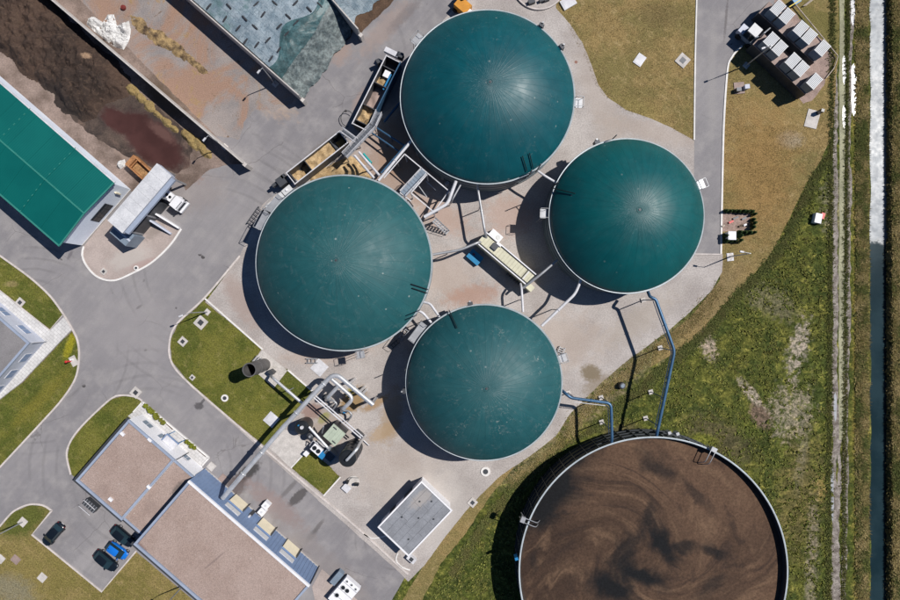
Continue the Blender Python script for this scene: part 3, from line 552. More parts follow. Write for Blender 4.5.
def tank(px, py, rpx, mat, label, hr=6.7, dh=6.5, plats=(), brk=(), rods=()):
    c = W(px, py, hr); c.z = 0; Rr = rpx/6*(1-hr/H); t = thing('digester_tank', c, label, 'digester tank', 'domed digester tanks')
    MB().lathe([(Rr-.12,0),(Rr-.12,hr-.35),(Rr-.02,hr-.3),(Rr-.02,hr-.05),(Rr-.3,hr-.05)], c.x, c.y, 128).build('wall', m_tankwall, t, 30)
    for z in (1.6, 3.4, 5.2): MB().ring(c.x, c.y, Rr-.13, Rr-.05, z, z+.14, 96).build('tension_band', m_tankwall, t)
    MB().lathe([(Rr-.30,hr-.06),(Rr+.03,hr-.06),(Rr+.05,hr+.03),(Rr+.0,hr+.10),(Rr-.14,hr+.08),(Rr-.30,hr+.02)], c.x, c.y, 128).build('rim', m_rim, t, 60)
    Rs = (Rr*Rr+dh*dh)/(2*dh); a1 = math.asin((Rr-.24)/Rs) if dh < Rr else 1; prof = []
    for i in range(37):
        a = a1*(1-i/36); prof.append((Rs*math.sin(a) if i < 36 else 0, hr+.02+dh-Rs*(1-math.cos(a))))
    prof = [(prof[0][0]+.05, hr+.0)]+prof
    me = MB().lathe(prof, c.x, c.y, 144); d = me.build('dome', mat, t, True)
    cp = MB(); zt = hr+dh
    cp.lathe([(.50,zt-.02),(.50,zt+.05),(.34,zt+.07),(.30,zt+.02)], c.x, c.y, 24); cp.build('apex_ring', mat, t, True)
    MB().cyl(c.x, c.y, zt-.02, zt+.10, .16, 12).build('apex_valve', m_darksteel, t)
    for a, w_ in plats: rim_platform(t, c, Rr, R(a), hr-.5, w_)
    for a in brk:
        q = c+Vector((math.cos(R(a)), math.sin(R(a)), 0))*(Rr+.25); MB().box(q.x, q.y, hr-.9, hr+.45, .5, .8, R(a)).build('pressure_valve', m_darksteel, t)
        q2 = c+Vector((math.cos(R(a)), math.sin(R(a)), 0))*(Rr+.6); MB().cyl(q2.x, q2.y, hr-.6, hr+.7, .14, 10).build('valve_stack', m_galv, t)
    for a, h_ in rods:
        q = c+Vector((math.cos(R(a)), math.sin(R(a)), 0))*(Rr+.12); rod(t, q.x, q.y, hr-1.2, hr+h_)
    return t, c, Rr
T0, C0, R0 = tank(487.5, 97, 87.5, m_dome_a, 'deep teal domed round tank at the top with a bright star sheen', plats=((-3,1.5),(140,1.8)), brk=(53,34), rods=((-56,4.2),(-62,3.6)))
T2, C2, R2 = tank(626.5, 216, 77.8, m_dome_c, 'glossy green-teal domed round tank touching the service road', plats=((178,1.4),(23,1.4)), brk=(112,), rods=((158,3.8),(100,2.2)))
T1, C1, R1 = tank(344, 263, 88.3, m_dome_b, 'largest weathered grey-teal domed round tank beside the feeders', plats=((152,3.2),(140,3.2),(-80,1.2)), rods=((-32,4.4),(-36,3.4)))
T4, C4, R4 = tank(484, 382.5, 78.5, m_dome_d, 'dusty domed round tank at the centre bottom with pale smears', plats=((143,3.4),(17,1.3)), brk=(186,100), rods=((116,5.0),(170,2.0)))

def dome_arm(t, c, Rr, a, b, dh=6.5, hr=6.7):                           # dark conductor bars reaching over the membrane
    Rs = (Rr*Rr+dh*dh)/(2*dh); P = []
    for f in (0, .25, .5, .75, 1.0):
        px, py = a[0]+(b[0]-a[0])*f, a[1]+(b[1]-a[1])*f; z = hr+.6
        for _ in range(6):
            q = W(px, py, z); r = min(Rr, math.hypot(q.x-c.x, q.y-c.y)); z = hr+dh-Rs+math.sqrt(max(0, Rs*Rs-r*r))+.35
        P.append(W(px, py, z))
    MB().tube(P, .075, 8).build('conductor_bar', m_black, t)
for t_, c_, r_, bars in ((T0,C0,R0,(((527,171),(522.5,156)),((533,168),(529.5,153)))), (T2,C2,R2,(((551,187.5),(575,193.5)),)), (T1,C1,R1,(((428,289.5),(411,284)),((427,293),(412,288)))), (T4,C4,R4,(((449,310),(457,328)),))):
    for a_, b_ in bars: dome_arm(t_, c_, r_, a_, b_)
# ------------------------------------------------------------------ the open slurry store
m_storewall = M('dark_enamel_panels', (.030,.038,.046), .5, .15, .5, 4, .1); m_storerib = steel('dull_rib_steel', (.16,.17,.18), .5, .4)
def slurry_store():
    hr = 6.0; c = W(653.5, 571.5, hr); c.z = 0; Rr = 134.8/6*(1-hr/H)
    t = thing('slurry_store', c, 'huge open round tank filled with swirled brown slurry', 'slurry tank')
    MB().lathe([(Rr-.02,0),(Rr-.02,hr-.1),(Rr-.25,hr-.1),(Rr-.25,3.8)], c.x, c.y, 160).build('wall', m_storewall, t, 30)
    MB().lathe([(Rr-.22,hr-.12),(Rr+.0,hr-.12),(Rr+.02,hr+.02),(Rr-.10,hr+.04),(Rr-.22,hr+.0)], c.x, c.y, 160).build('rim', m_rim, t, 60)
    for z in (1.2, 2.7, 4.2): MB().ring(c.x, c.y, Rr-.03, Rr+.12, z, z+.16, 128).build('stiffener_ring', m_storewall, t)
    for i in range(64):
        a = 2*math.pi*i/64+.02
        if 60 < math.degrees(a) < 215 or i % 4 == 0:
            d = Vector((math.cos(a), math.sin(a), 0)); p = c+d*(Rr+.06); MB().box(p.x, p.y, 0, hr-.14, .12, .10, a).build('wall_rib', m_storerib, t)
    rows = []
    s = MB(); n = 72; s.v = [(c.x, c.y, 4.8)]
    for j in range(1, 25):
        for i in range(n):
            r_ = (Rr-.2)*j/24; a = 2*math.pi*i/n; x, y = c.x+r_*math.cos(a), c.y+r_*math.sin(a); s.v.append((x, y, 4.8+.10*fbm(x*.12, y*.12, 5)))
    s.f = [(0, 1+i, 1+(i+1)%n) for i in range(n)]+[(1+(j-1)*n+i, 1+j*n+i, 1+j*n+(i+1)%n, 1+(j-1)*n+(i+1)%n) for j in range(1, 24) for i in range(n)]
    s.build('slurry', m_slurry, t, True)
    # mixer brackets straddling the rim
    for px, py, sgn in ((529,521,1), (709,455,1)):
        p = W(px, py, hr); d = (c-Vector((p.x, p.y, 0))).normalized(); q = Vector((-d.y, d.x, 0))
        for k in (-.35, .35):
            a = Vector((p.x, p.y, 0))+q*k; MB().tube(rpath([a-d*1.3+Vector((0,0,4.6)), a-d*1.0+Vector((0,0,hr+.7)), a+d*1.2+Vector((0,0,hr+.6)), a+d*1.9+Vector((0,0,4.6))], .5), .07, 7).build('mixer_bracket', m_galv, t, True)
        m = Vector((p.x, p.y, 0))-d*1.1; MB().box(m.x, m.y, hr+.2, hr+.8, .7, .9, math.atan2(d.y, d.x)).build('mixer_motor', m_galv, t)
    for px, py in ((668,432),(676,433),(516,557)):
        p = W(px, py, 5.5); MB().box(p.x, p.y, 4.9, hr+.3, .5, .45, .3).build('junction_box', m_bluebox if px < 600 else m_galv, t)
slurry_store()

# ------------------------------------------------------------------ buildings
def wallpanel(name, mat, parent, p0, d, n_, t0, t1, z0, z1, out=.06, inn=.02):
    a = p0+d*t0; b = p0+d*t1; q = [a-n_*inn, b-n_*inn, b+n_*out, a+n_*out]
    return MB().hexa([(x.x, x.y, z0) for x in q], [(x.x, x.y, z1) for x in q]).build(name, mat, parent)
def window(parent, p0, d, n_, t0, t1, z0, z1, cols=2, rowsn=1, frame=None, pane=None):
    fr = wallpanel('window', frame or m_whitesteel, parent, p0, d, n_, t0, t1, z0, z1, .05)
    for i in range(cols):
        for j in range(rowsn):
            wt, wz = (t1-t0-.1)/cols, (z1-z0-.1)/rowsn
            wallpanel('pane', pane or m_glass, fr, p0, d, n_, t0+.1+wt*i, t0+wt*(i+1), z0+.1+wz*j, z0+wz*(j+1), .08, -.055)
    return fr
def quadpts(p, lu, lv): return [p, p+U*lu, p+U*lu+V*lv, p+V*lv]

# green-roofed hall
def green_hall():
    he, hr_ = 6.0, 6.7; p = W(114, 182.5, he); p.z = 0; wd, ln = 13.0, 40.0; A = p; B = p-V*wd
    t = thing('storage_hall', (p+B)/2-U*.0, 'long hall with a green sheet roof and pale grey gable wall', 'hall')
    foot = [A, A-U*ln, B-U*ln, B]; ins = .35
    gi = [A-U*ins-V*ins, A-U*ln-V*ins, B-U*ln+V*ins, B-U*ins+V*ins]
    b = MB(); b.prism([(q.x,q.y) for q in gi], 0, he-.05); b.build('wall', m_hallwall, t)
    mid = (A+B)/2; g_ = MB()
    q0, q1, q2 = A-U*ins-V*ins, B-U*ins+V*ins, mid-U*ins
    g_.add([(q0.x,q0.y,he-.05),(q1.x,q1.y,he-.05),(q2.x,q2.y,hr_-.05)], [(0,2,1)]); g_.build('gable', m_hallwall, t)
    n_sheets = 10; L = ln/n_sheets
    for side, (e0, e1) in enumerate(((A, mid), (B, mid))):
        for k in range(n_sheets):
            a0, a1 = -U*(L*k+.012), -U*(L*(k+1)-.012)
            lo0, lo1, hi0, hi1 = e0+a0, e0+a1, e1+a0, e1+a1
            MB().hexa([(lo0.x,lo0.y,he-.12),(lo1.x,lo1.y,he-.12),(hi1.x,hi1.y,hr_-.12),(hi0.x,hi0.y,hr_-.12)], [(lo0.x,lo0.y,he+.0),(lo1.x,lo1.y,he+.0),(hi1.x,hi1.y,hr_),(hi0.x,hi0.y,hr_)]).build('roof_sheet', m_green, t)
    r0, r1 = mid+U*.05, mid-U*ln; MB().beam((r0.x,r0.y,hr_+.02),(r1.x,r1.y,hr_+.02), .22, .06).build('ridge_cap', m_greentrim, t)
    for e in (A, B):
        o = V*.12 if e is A else -V*.12; x0, x1 = e+o+U*.05, e+o-U*ln; MB().beam((x0.x,x0.y,he-.06),(x1.x,x1.y,he-.06), .26, .16).build('gutter_or_shade_strip', m_whitesteel if e is A else m_greentrim, t)
    for e0, e1 in ((A, mid), (mid, B)):
        z0, z1 = (he+.05, hr_+.05) if e0 is A else (hr_+.05, he+.05); x0, x1 = e0+U*.06, e1+U*.06; MB().beam((x0.x,x0.y,z0),(x1.x,x1.y,z1), .2, .2).build('verge_trim', m_greentrim, t)
    for dist in (8.1, 17.5, 27):                                         # snow-guard rows of small brackets
        for i in range(13):
            f = i/12; q = A.lerp(B, f)-U*dist; z = he+(hr_-he)*(1-abs(2*f-1)); MB().box(q.x,q.y,z-.02,z+.10,.10,.34,ANG).build('snow_guard', m_greentrim, t)
    for i in range(24): 
        q = A-U*(1.3+1.6*i)-V*6.4; MB().box(q.x,q.y,hr_-.05,hr_+.09,.4,.09,ANG).build('ridge_vent', m_greentrim, t)
    p0 = B+V*ins-U*ins; window(t, p0, V, U, 5.0, 8.6, 1.0, 3.4, 4, 2, m_darksteel)
    wallpanel('lamp_bracket', m_cream, t, p0, V, U, 10.9, 11.1, 2.0, 3.4, .3)
    wallpanel('plinth', m_slab, t, p0, V, U, .0, 12.3, 0, .35, .08)
green_hall()

# weighing canopy in front of the hall
def canopy():
    zt, zb = 6.2, 4.9; a = W(108.2, 221, zt); b = W(157.6, 163.6, zt); a.z = b.z = 0; d = (b-a).normalized(); n_ = Vector((d.y, -d.x, 0)); ln = (b-a).length; wd = 2.9
    t = thing('loading_canopy', (a+b)/2+n_*wd/2, 'long white raised canopy with a pale blue side in front of the green-roofed hall', 'canopy')
    q = [a, b, b+n_*wd, a+n_*wd]
    MB().hexa([(x.x,x.y,zb) for x in q], [(x.x,x.y,zt) for x in q]).build('housing', m_lilac, t)
    N = 7
    for i in range(N):
        s0, s1 = a+d*(ln*i/N+.01), a+d*(ln*(i+1)/N-.01); qq = [s0-n_*.1, s1-n_*.1, s1+n_*(wd+.05), s0+n_*(wd+.05)]
        MB().hexa([(x.x,x.y,zt+.004) for x in qq], [(x.x,x.y,zt+.07) for x in qq]).build('roof_sheet', m_canopy, t)
    lowb = [a+n_*(wd+.02)+d*.3, b+n_*(wd+.02)-d*.3, b+n_*(wd+.5)-d*.3, a+n_*(wd+.5)+d*.3]
    MB().hexa([(x.x,x.y,zb+.1) for x in lowb], [(lowb[0].x,lowb[0].y,zt-.3),(lowb[1].x,lowb[1].y,zt-.3),(lowb[2].x,lowb[2].y,zt-.75),(lowb[3].x,lowb[3].y,zt-.75)]).build('side_chute', m_fascia, t)
    for f in (.04, .34, .66, .96):
        for k in (.25, wd-.25):
            x = a+d*ln*f+n_*k; MB().box(x.x,x.y,0,zb,.28,.28,ANG).build('column', m_galv, t)
    m = a+d*ln*.30+n_*wd*.5; MB().box(m.x,m.y,.0,3.2,2.6,6.6,math.atan2(n_.y,n_.x)).build('machine_room', m_darksteel, t)
    e = a-d*.9+n_*1.6; MB().box(e.x,e.y,0,3.4,3.4,2.2,math.atan2(n_.y,n_.x)).build('hopper', m_unitside, t)
    MB().box(e.x,e.y,3.4,3.5,3.5,.3,math.atan2(n_.y,n_.x)).build('hopper_lip', m_lilac, t)
    for k, (x0, x1, z0, z1, mt) in enumerate((((149.5,208),(180.5,228.5),2.2,.7,m_white),((144,214),(172,234),2.4,.5,m_lilac))):
        p0, p1 = W(*x0), W(*x1); dd = (p1-p0).normalized(); nn = Vector((-dd.y,dd.x,0))*.14
        MB().hexa([p0-nn,p1-nn,p1+nn,p0+nn], [(p0-nn)+Vector((0,0,z0)),(p1-nn)+Vector((0,0,z1)),(p1+nn)+Vector((0,0,z1)),(p0+nn)+Vector((0,0,z0))]).build('wing_wall', mt, t)
canopy()

# forecourt building cut by the left edge of the photograph
def gatehouse():
    z = 3.8; p = W(29.5, 343, z); p.z = 0; lu, lv = 24.0, 22.0
    t = thing('gatehouse', p-U*6, 'flat grey-roofed building with pale blue walls at the left edge', 'building')
    q = [p, p-U*lu, p-U*lu-V*lv, p-V*lv]; i_ = [p-U*.02-V*.02, p-U*lu-V*.02, p-U*lu-V*lv, p-U*.02-V*lv]
    MB().prism([(x.x,x.y) for x in i_], 0, z-.25).build('wall', m_lilac, t)
    r = [p-U*.4-V*.4, p-U*lu-V*.4, p-U*lu-V*lv, p-U*.4-V*lv]; MB().prism([(x.x,x.y) for x in r], z-.26, z-.12).build('roof', m_greyroof2, t)
    for a, b in ((p, p-U*lu), (p, p-V*lv)):
        off = -V*.18 if (b-a).normalized().dot(U) < -.9 else -U*.18
        e_ = (b-a).normalized()*(.365 if abs(off.normalized().dot(U)) > .9 else 0); x0, x1 = a+off+e_, b+off; MB().beam((x0.x,x0.y,z-.13),(x1.x,x1.y,z-.13), .36, .3).build('parapet', m_fascia, t)
    for t0 in (2.0, 6.5, 11):
        window(t, p, -U, V, t0, t0+2.2, 1.0, 2.4, 2, 1, m_whitesteel, m_bluewall)
    for t0 in (2.5, 6, 9.5):
        window(t, p, -V, U, t0, t0+1.8, .8, 2.4, 2, 1, m_whitesteel, m_bluewall)
    pp = p+U*.25+V*.25; MB().tube([(pp.x,pp.y,0),(pp.x,pp.y,z-.1)], .06, 8).build('downpipe', m_whitesteel, t)
gatehouse()

# office block with gravel roof
def office():
    z = 4.6; p = W(128.5, 419.5, z); p.z = 0; lu = 47*1.325/6*.954*1.02; lu = 9.75; lv = 12.9   # p is the north corner: +U to the right, -V to the left
    t = thing('office_building', p+U*lu/2-V*lv/2, 'lower flat office block with a tan gravel roof and white entrance front', 'office building')
    q = [p, p+U*lu, p+U*lu-V*lv, p-V*lv]
    MB().prism([(x.x,x.y) for x in reversed(q)], 0, z-.35).build('wall', m_white, t)
    ins = .42; r = [p+U*ins-V*ins, p+U*(lu-ins)-V*ins, p+U*(lu-ins)-V*(lv-ins), p+U*ins-V*(lv-ins)]
    MB().prism([(x.x,x.y) for x in reversed(r)], z-.36, z-.22).build('roof', m_gravel, t)
    for a, b, o in ((q[0],q[1],-V), (q[1],q[2],-U), (q[2],q[3],V), (q[3],q[0],U)):
        e_ = (b-a).normalized()*(.425 if abs(o.dot(U)) > .9 else 0); x0, x1 = a+o*.2+e_, b+o*.2-e_; MB().beam((x0.x,x0.y,z-.18),(x1.x,x1.y,z-.18), .36, .36).build('parapet', m_fascia, t)
    for (a_, b_) in ((.8,2.4),(4.7,.25),(9.2,.25),(6.2,11.5)):
        x = p+U*a_-V*b_ if a_ < 9 else p+U*(lu-.25)-V*6
        MB().box(x.x,x.y,z-.25,z+.12,.7,.4,ANG).build('roof_vent', m_white, t)
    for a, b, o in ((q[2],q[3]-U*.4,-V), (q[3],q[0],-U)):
        x0, x1 = a+o*.24, b+o*.24; MB().beam((x0.x,x0.y,z-.42),(x1.x,x1.y,z-.42), .44, .2).build('gutter_or_shade_strip', m_darksteel, t)  # added dark strips imitating shade outside the left and lower roof edges
    # lower link to the hall, slotted behind the office
    zl = 4.0; k0 = p+U*(lu+.02)-V*.3; hp = W(188.8, 480.5, 6.6); llu, llv = (hp-k0).dot(U)-.02, lv-.3
    ql = [k0, k0+U*llu, k0+U*llu-V*llv, k0-V*llv]; MB().prism([(x.x,x.y) for x in reversed(ql)], 0, zl-.2).build('link_wall', m_white, t)
    rl = [k0+U*.02-V*.35, k0+U*llu-V*.35, k0+U*llu-V*(llv-.35), k0+U*.02-V*(llv-.35)]; MB().prism([(x.x,x.y) for x in reversed(rl)], zl-.21, zl-.08).build('link_roof', m_gravel, t)
    for s in (k0-V*.17, k0-V*(llv-.17)):
        x1 = s+U*llu; MB().beam((s.x,s.y,zl-.06),(x1.x,x1.y,zl-.06), .34, .28).build('link_parapet', m_fascia, t)
    s_ = k0-V*(llv+.2); x1 = s_+U*llu; MB().beam((s_.x,s_.y,zl-.32),(x1.x,x1.y,zl-.32), .4, .2).build('link_shade_strip', m_darksteel, t)  # added dark strip imitating shade along the outer edge of the link roof
    window(t, p, U, V, 1.2, 3.0, 1.0, 2.4, 2, 1, m_whitesteel, m_unitside); window(t, p, U, V, 9.9, 11.1, .9, 2.2, 2, 1, m_whitesteel, m_unitside)
    window(t, p, U, V, 4.6, 5.4, .9, 2.6, 1, 1, m_whitesteel, m_unitside)
    dr = wallpanel('door', m_bluewall, t, p, U, V, 6.2, 7.8, 0, 2.4, .06); wallpanel('pane', m_glass, dr, p, U, V, 6.35, 7.65, .9, 2.2, .09, -.06)
    c2 = p+U*7.0+V*.7; MB().box(c2.x,c2.y,2.65,2.74,2.3,1.3,ANG).build('porch_roof', m_whitesteel, t); MB().box(c2.x+V.x*.7,c2.y+V.y*.7,2.6,2.85,2.6,.16,ANG).build('porch_beam', m_bluewall, t); MB().box(c2.x-U.x*1.25,c2.y-U.y*1.25,2.6,2.84,.16,1.2,ANG).build('porch_beam', m_bluewall, t)
    for s in (-1.1, 1.1):
        x = c2+U*s+V*.6; MB().tube([(x.x,x.y,0),(x.x,x.y,2.65)], .06, 8).build('porch_post', m_bluebox, t)
    dp = p+U*(lu+.2)+V*.12; MB().tube([(dp.x,dp.y,0),(dp.x,dp.y,z-.2)], .07, 8).build('downpipe', m_darksteel, t)
    dp = p+U*(lu+llu)+V*.0; MB().tube([(dp.x,dp.y,0),(dp.x,dp.y,zl-.2)], .07, 8).build('downpipe', m_bluewall, t)
    # bike-rack-like stair cage at the back
    s0 = W(90, 506, 1.0); MB().box(s0.x,s0.y,0,1.0,2.4,1.2,ANG).build('stair_cage', m_darksteel, t)
    for k in range(5):
        x = s0+U*(-1.0+.5*k); MB().box(x.x,x.y,1.0,1.05,.1,1.2,ANG).build('stair_tread', m_galv, t)
    for k in (-.62,.62):
        x0, x1 = s0-U*1.2+V*k, s0+U*1.2+V*k; MB().tube([(x0.x,x0.y,1.9),(x1.x,x1.y,1.9)], .05, 6).build('handrail', m_whitesteel, t)
    return p, lu
OP, OLU = office()
def machine_hall():
    z = 6.6; p = W(188.8, 480.5, z); p.z = 0; lu = 25.0; lv = 13.2
    t = thing('machine_hall', p+U*10-V*5, 'taller hall with a tan gravel roof and blue corrugated wall along the road', 'hall')
    q = [p, p+U*lu, p+U*lu-V*lv, p-V*lv]
    MB().prism([(x.x,x.y) for x in reversed(q)], .35, z-.35).build('wall', m_bluewall, t)
    MB().prism([(x.x,x.y) for x in reversed([q[0]-U*.05+V*.05,q[1]+U*.05+V*.05,q[2]+U*.05-V*.05,q[3]-U*.05-V*.05])], 0, .36).build('plinth', m_slab, t)
    ins = .45; r = [p+U*ins-V*ins, p+U*(lu-ins)-V*ins, p+U*(lu-ins)-V*(lv-ins), p+U*ins-V*(lv-ins)]
    MB().prism([(x.x,x.y) for x in reversed(r)], z-.36, z-.2).build('roof', m_gravel, t)
    for a, b, o in ((q[0],q[1],-V), (q[1],q[2],-U), (q[2],q[3],V), (q[3],q[0],U)):
        e_ = (b-a).normalized()*(.435 if abs(o.dot(U)) > .9 else 0); x0, x1 = a+o*.2+e_, b+o*.2-e_; MB().beam((x0.x,x0.y,z-.18),(x1.x,x1.y,z-.18), .36, .38).build('parapet', m_white if o == -V else m_fascia, t)
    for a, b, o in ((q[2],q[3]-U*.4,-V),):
        x0, x1 = a+o*.24, b+o*.24; MB().beam((x0.x,x0.y,z-.42),(x1.x,x1.y,z-.42), .46, .2).build('gutter_or_shade_strip', m_darksteel, t)  # dark strip added as shade along the lower roof edge of the hall
    # corrugation: vertical ribs, each a narrow strip
    k = 0.3
    while k < lu:
        if not any(c0-.15 < k < c0+2.95 for c0 in (6.6, 12.55, 18.0)): wallpanel('cladding_rib', m_bluewall, t, p, U, V, k, k+.16, .36, z-.4, .05)
        k += .62
    for c0 in (6.6, 12.55, 18.0):
        g_ = wallpanel('gate', m_cream, t, p, U, V, c0, c0+2.8, .05, 3.2, .12); 
        for s in (c0-.1, c0+2.8): wallpanel('jamb', m_darksteel, g_, p, U, V, s, s+.1, .0, 3.19, .5 if s > c0 else .2)
        wallpanel('lintel', m_bluewall, g_, p, U, V, c0-.12, c0+2.92, 3.2, 3.3, .16)
        window(t, p, U, V, c0, c0+2.8, 3.75, 5.0, 2, 1, m_whitesteel, m_unit)
    wallpanel('door', m_darksteel, t, p, U, V, 10.4, 11.0, .1, 2.3, .08); wallpanel('wall_box', m_whitesteel, t, p, U, V, 10.6, 10.9, 2.6, 3.1, .3)
    dp = p+U*(lu-.1)+V*.15; MB().tube([(dp.x,dp.y,0),(dp.x,dp.y,z-.3)], .08, 8).build('downpipe', m_darksteel, t)
    return p, lu
HP, HLU = machine_hall()
# terrace in front of the office
def terrace():
    pts = [(128,416),(136.5,409.5),(144,402),(209.5,457),(200,470)]
    o = sheet('terrace', pts, .045, m_paving, 0, 5)
    for a, b in (((143,402),(209.5,457.5)), ((209.5,457.5),(203,465)), ((143,402),(134,412))):
        kerb([a, b], .25, False, m_kerb_white, .3)
terrace()
def shrub_mesh(name, h, r, nleaf, mat, seed, cone=True):
    rd = random.Random(seed); b = MB()
    for _ in range(nleaf):
        f = rd.random()**.8; rr = (r*(1-f*.85) if cone else r*math.sqrt(max(0, 1-(2*f-1)**2)))*(.75+.35*rd.random()); a = rd.random()*6.283
        c = Vector((rr*math.cos(a), rr*math.sin(a), .08+h*f)); s = .09+.07*rd.random(); d = Vector((rd.uniform(-1,1), rd.uniform(-1,1), rd.uniform(-.2,1))).normalized(); e = d.orthogonal().normalized(); g_ = d.cross(e)
        b.add([c-e*s, c+g_*s*.6, c+e*s, c+d*s*1.2], [(0,1,3),(1,2,3)])
    return b
def shrub_proto(name, label, cat, group, h, r, n, mat, cone):
    t = local(name, label, cat, group); MB().cyl(0, 0, 0, h*.6, .04, 6, .02).build('trunk', m_bark, t); shrub_mesh(name, h, r, n, mat, 3, cone).build('crown', mat, t); return t
con = shrub_proto('conifer_shrub', 'small dark conifer in the hedge around the gravel plot', 'shrub', 'hedge round the gravel plot', 1.5, .38, 260, m_shrub, True)
hs = [(724.5+4.15*i, 211.2+.16*i) for i in range(7)]+[(752.5,214.5),(752,219.8),(752,223.4),(751,227.6),(753,232.6),(747.5,233),(742.5,233),(737,232.8),(723.8,236.2),(724.5,241),(729.2,241),(733.5,240.8),(737.8,240.8),(738,236)]
for i, (x, y) in enumerate(hs):
    o = con if i == 0 else copy_tree(con); o.location = W(x, y); k = random.uniform(.8, 1.15); o.scale = (k, k, k*random.uniform(.85, 1.15)); o.rotation_euler.z = random.uniform(0, 6)
yel = shrub_proto('planter_shrub', 'small yellow-green shrub in the bed along the office terrace', 'shrub', 'shrubs along the office terrace', .7, .34, 150, m_shrub_y, False)
ys_ = [(147,405.4),(150,408.2),(151.8,410),(154,411.6),(157,414.6),(158.2,416.5),(162,419.6),(164.5,422),(188,441.2),(190,443),(193,445.4),(195.5,447.4)]
for i, (x, y) in enumerate(ys_):
    o = yel if i == 0 else copy_tree(yel); o.location = W(x, y); k = random.uniform(.7, 1.2); o.scale = (k, k, k); o.rotation_euler.z = random.uniform(0, 6)
for a, b in (((145,404.5),(173,429)), ((184,437.5),(206,456))):
    d = Vector((b[0]-a[0], b[1]-a[1])).normalized(); n_ = Vector((-d.y, d.x))*1.0; q = Vector(a), Vector(b)
    sheet('planting_bed', [q[0]-n_, q[1]-n_, q[1]+n_, q[0]+n_], .055, m_silage_dark, .3, 2)

# small flat-roofed transformer house
def small_house():
    z = 3.6; a = W(421.5, 481, z); b = W(452.5, 510.5, z); c = W(413, 557.5, z); d = W(379.5, 529, z); q = [a, b, c, d]
    for x in q: x.z = 0
    u = (b-a).normalized(); v = (a-d).normalized(); v = (v-u*v.dot(u)).normalized(); lu, lv = (b-a).length, (a-d).length
    t = thing('substation', (a+c)/2, 'small white-walled flat building with a grey sheet roof on the concrete yard', 'building')
    q = [a, a+u*lu, a+u*lu-v*lv, a-v*lv]; s = .25
    MB().prism([(x.x,x.y) for x in reversed([q[0]+u*s-v*s, q[1]-u*s-v*s, q[2]-u*s+v*s, q[3]+u*s+v*s])], 0, z-.3).build('wall', m_white, t)
    MB().prism([(x.x,x.y) for x in reversed(q)], z-.3, z-.022).build('roof_slab', m_white, t); MB().prism([(x.x,x.y) for x in reversed([q[0]+u*s-v*s, q[1]-u*s-v*s, q[2]-u*s+v*s, q[3]+u*s+v*s])], z-.021, z-.012).build('roof_underlay', m_darksteel, t)
    n1 = 5; rng2 = random.Random(4)
    for i in range(n1):
        w0, w1 = .28+(lu-.56)*i/n1+.015, .28+(lu-.56)*(i+1)/n1-.015; cuts = [.28, lv*rng2.uniform(.25,.42), lv*rng2.uniform(.58,.78), lv-.28]
        for j in range(3):
            x = [a+u*w0-v*(cuts[j]+.015), a+u*w1-v*(cuts[j]+.015), a+u*w1-v*(cuts[j+1]-.015), a+u*w0-v*(cuts[j+1]-.015)]
            MB().prism([(k.x,k.y) for k in reversed(x)], z-.02, z+.012+.004*((i+j)%2)).build('roof_sheet', m_greyroof, t)
    for o0, o1, off in ((q[0],q[1],-v),(q[1],q[2],-u),(q[2],q[3],v),(q[3],q[0],u)):
        e_ = (o1-o0).normalized()*(.235 if abs(off.dot(u)) > .9 else 0); x0, x1 = o0+off*.11+e_, o1+off*.11-e_; MB().beam((x0.x,x0.y,z+.01),(x1.x,x1.y,z+.01), .24, .12).build('roof_edge', m_white, t)
    for f, g_ in ((.3,.25),(.25,.62),(.55,.45),(.72,.8),(.82,.3),(.5,.12)):
        x = a+u*lu*f-v*lv*g_; MB().cyl(x.x,x.y,z,z+.16,.13,10).build('roof_drain', m_darksteel, t)
    p0 = q[3]+u*s+v*s; wallpanel('door', m_darksteel, t, p0, v, -u, 2.0, 3.4, .05, 2.3, .05); wallpanel('door', m_darksteel, t, p0, v, -u, 5.4, 7.4, .05, 2.4, .05)
    x = W(411.5, 558.5, .5); MB().box(x.x,x.y,0,.9,1.5,.9,ANG).build('meter_cabinet', m_whitesteel, t); MB().box(x.x,x.y,.9,.98,.6,.6,ANG).build('cabinet_lid', m_darksteel, t)
small_house()
m_skipblue = M('bright_blue_paint', (.015,.20,.40), .5, .08, 1, 5, .06)
m_rust_red = M('dull_red_plastic', (.16,.025,.02), .6, .2, 2, 8, .2)
# ------------------------------------------------------------------ bunker silos
def bunker_wall(a, b, h, label, ext=0):
    p0, p1 = W(*a, h), W(*b, h); p0.z = p1.z = 0; d = (p1-p0).normalized(); p0 = p0-d*ext; n_ = Vector((-d.y, d.x, 0))
    t = thing('bunker_wall', (p0+p1)/2, label, 'wall', 'bunker silo walls')
    q = [p0-n_*.45, p1-n_*.45, p1+n_*.25, p0+n_*.25]; e = [p0-n_*.16, p1-n_*.16, p1+n_*.16, p0+n_*.16]
    ln = (p1-p0).length; n = max(1, int(ln/2.4))
    for i in range(n):                                                   # precast panels, butted with open joints
        s0, s1 = p0+d*(ln*i/n+.015), p0+d*(ln*(i+1)/n-.015); dz = .03*random.random()
        MB().hexa([s0-n_*.2, s1-n_*.2, s1+n_*.2, s0+n_*.2], [(s0-n_*.1)+Vector((0,0,h-.06+dz)), (s1-n_*.1)+Vector((0,0,h-.06+dz)), (s1+n_*.1)+Vector((0,0,h-.06+dz)), (s0+n_*.1)+Vector((0,0,h-.06+dz))]).build('wall_panel', m_slab, t)
    MB().box(p1.x+d.x*.2, p1.y+d.y*.2, 0, h*(.9 if ext == 12.5 else .5), .6, .6, ANG).build('end_block', m_slab, t)
    return p0, p1, d, n_
BW1 = bunker_wall((52,0), (243,163), 3.3, 'bunker wall beside the dark compost heap', 12.5)
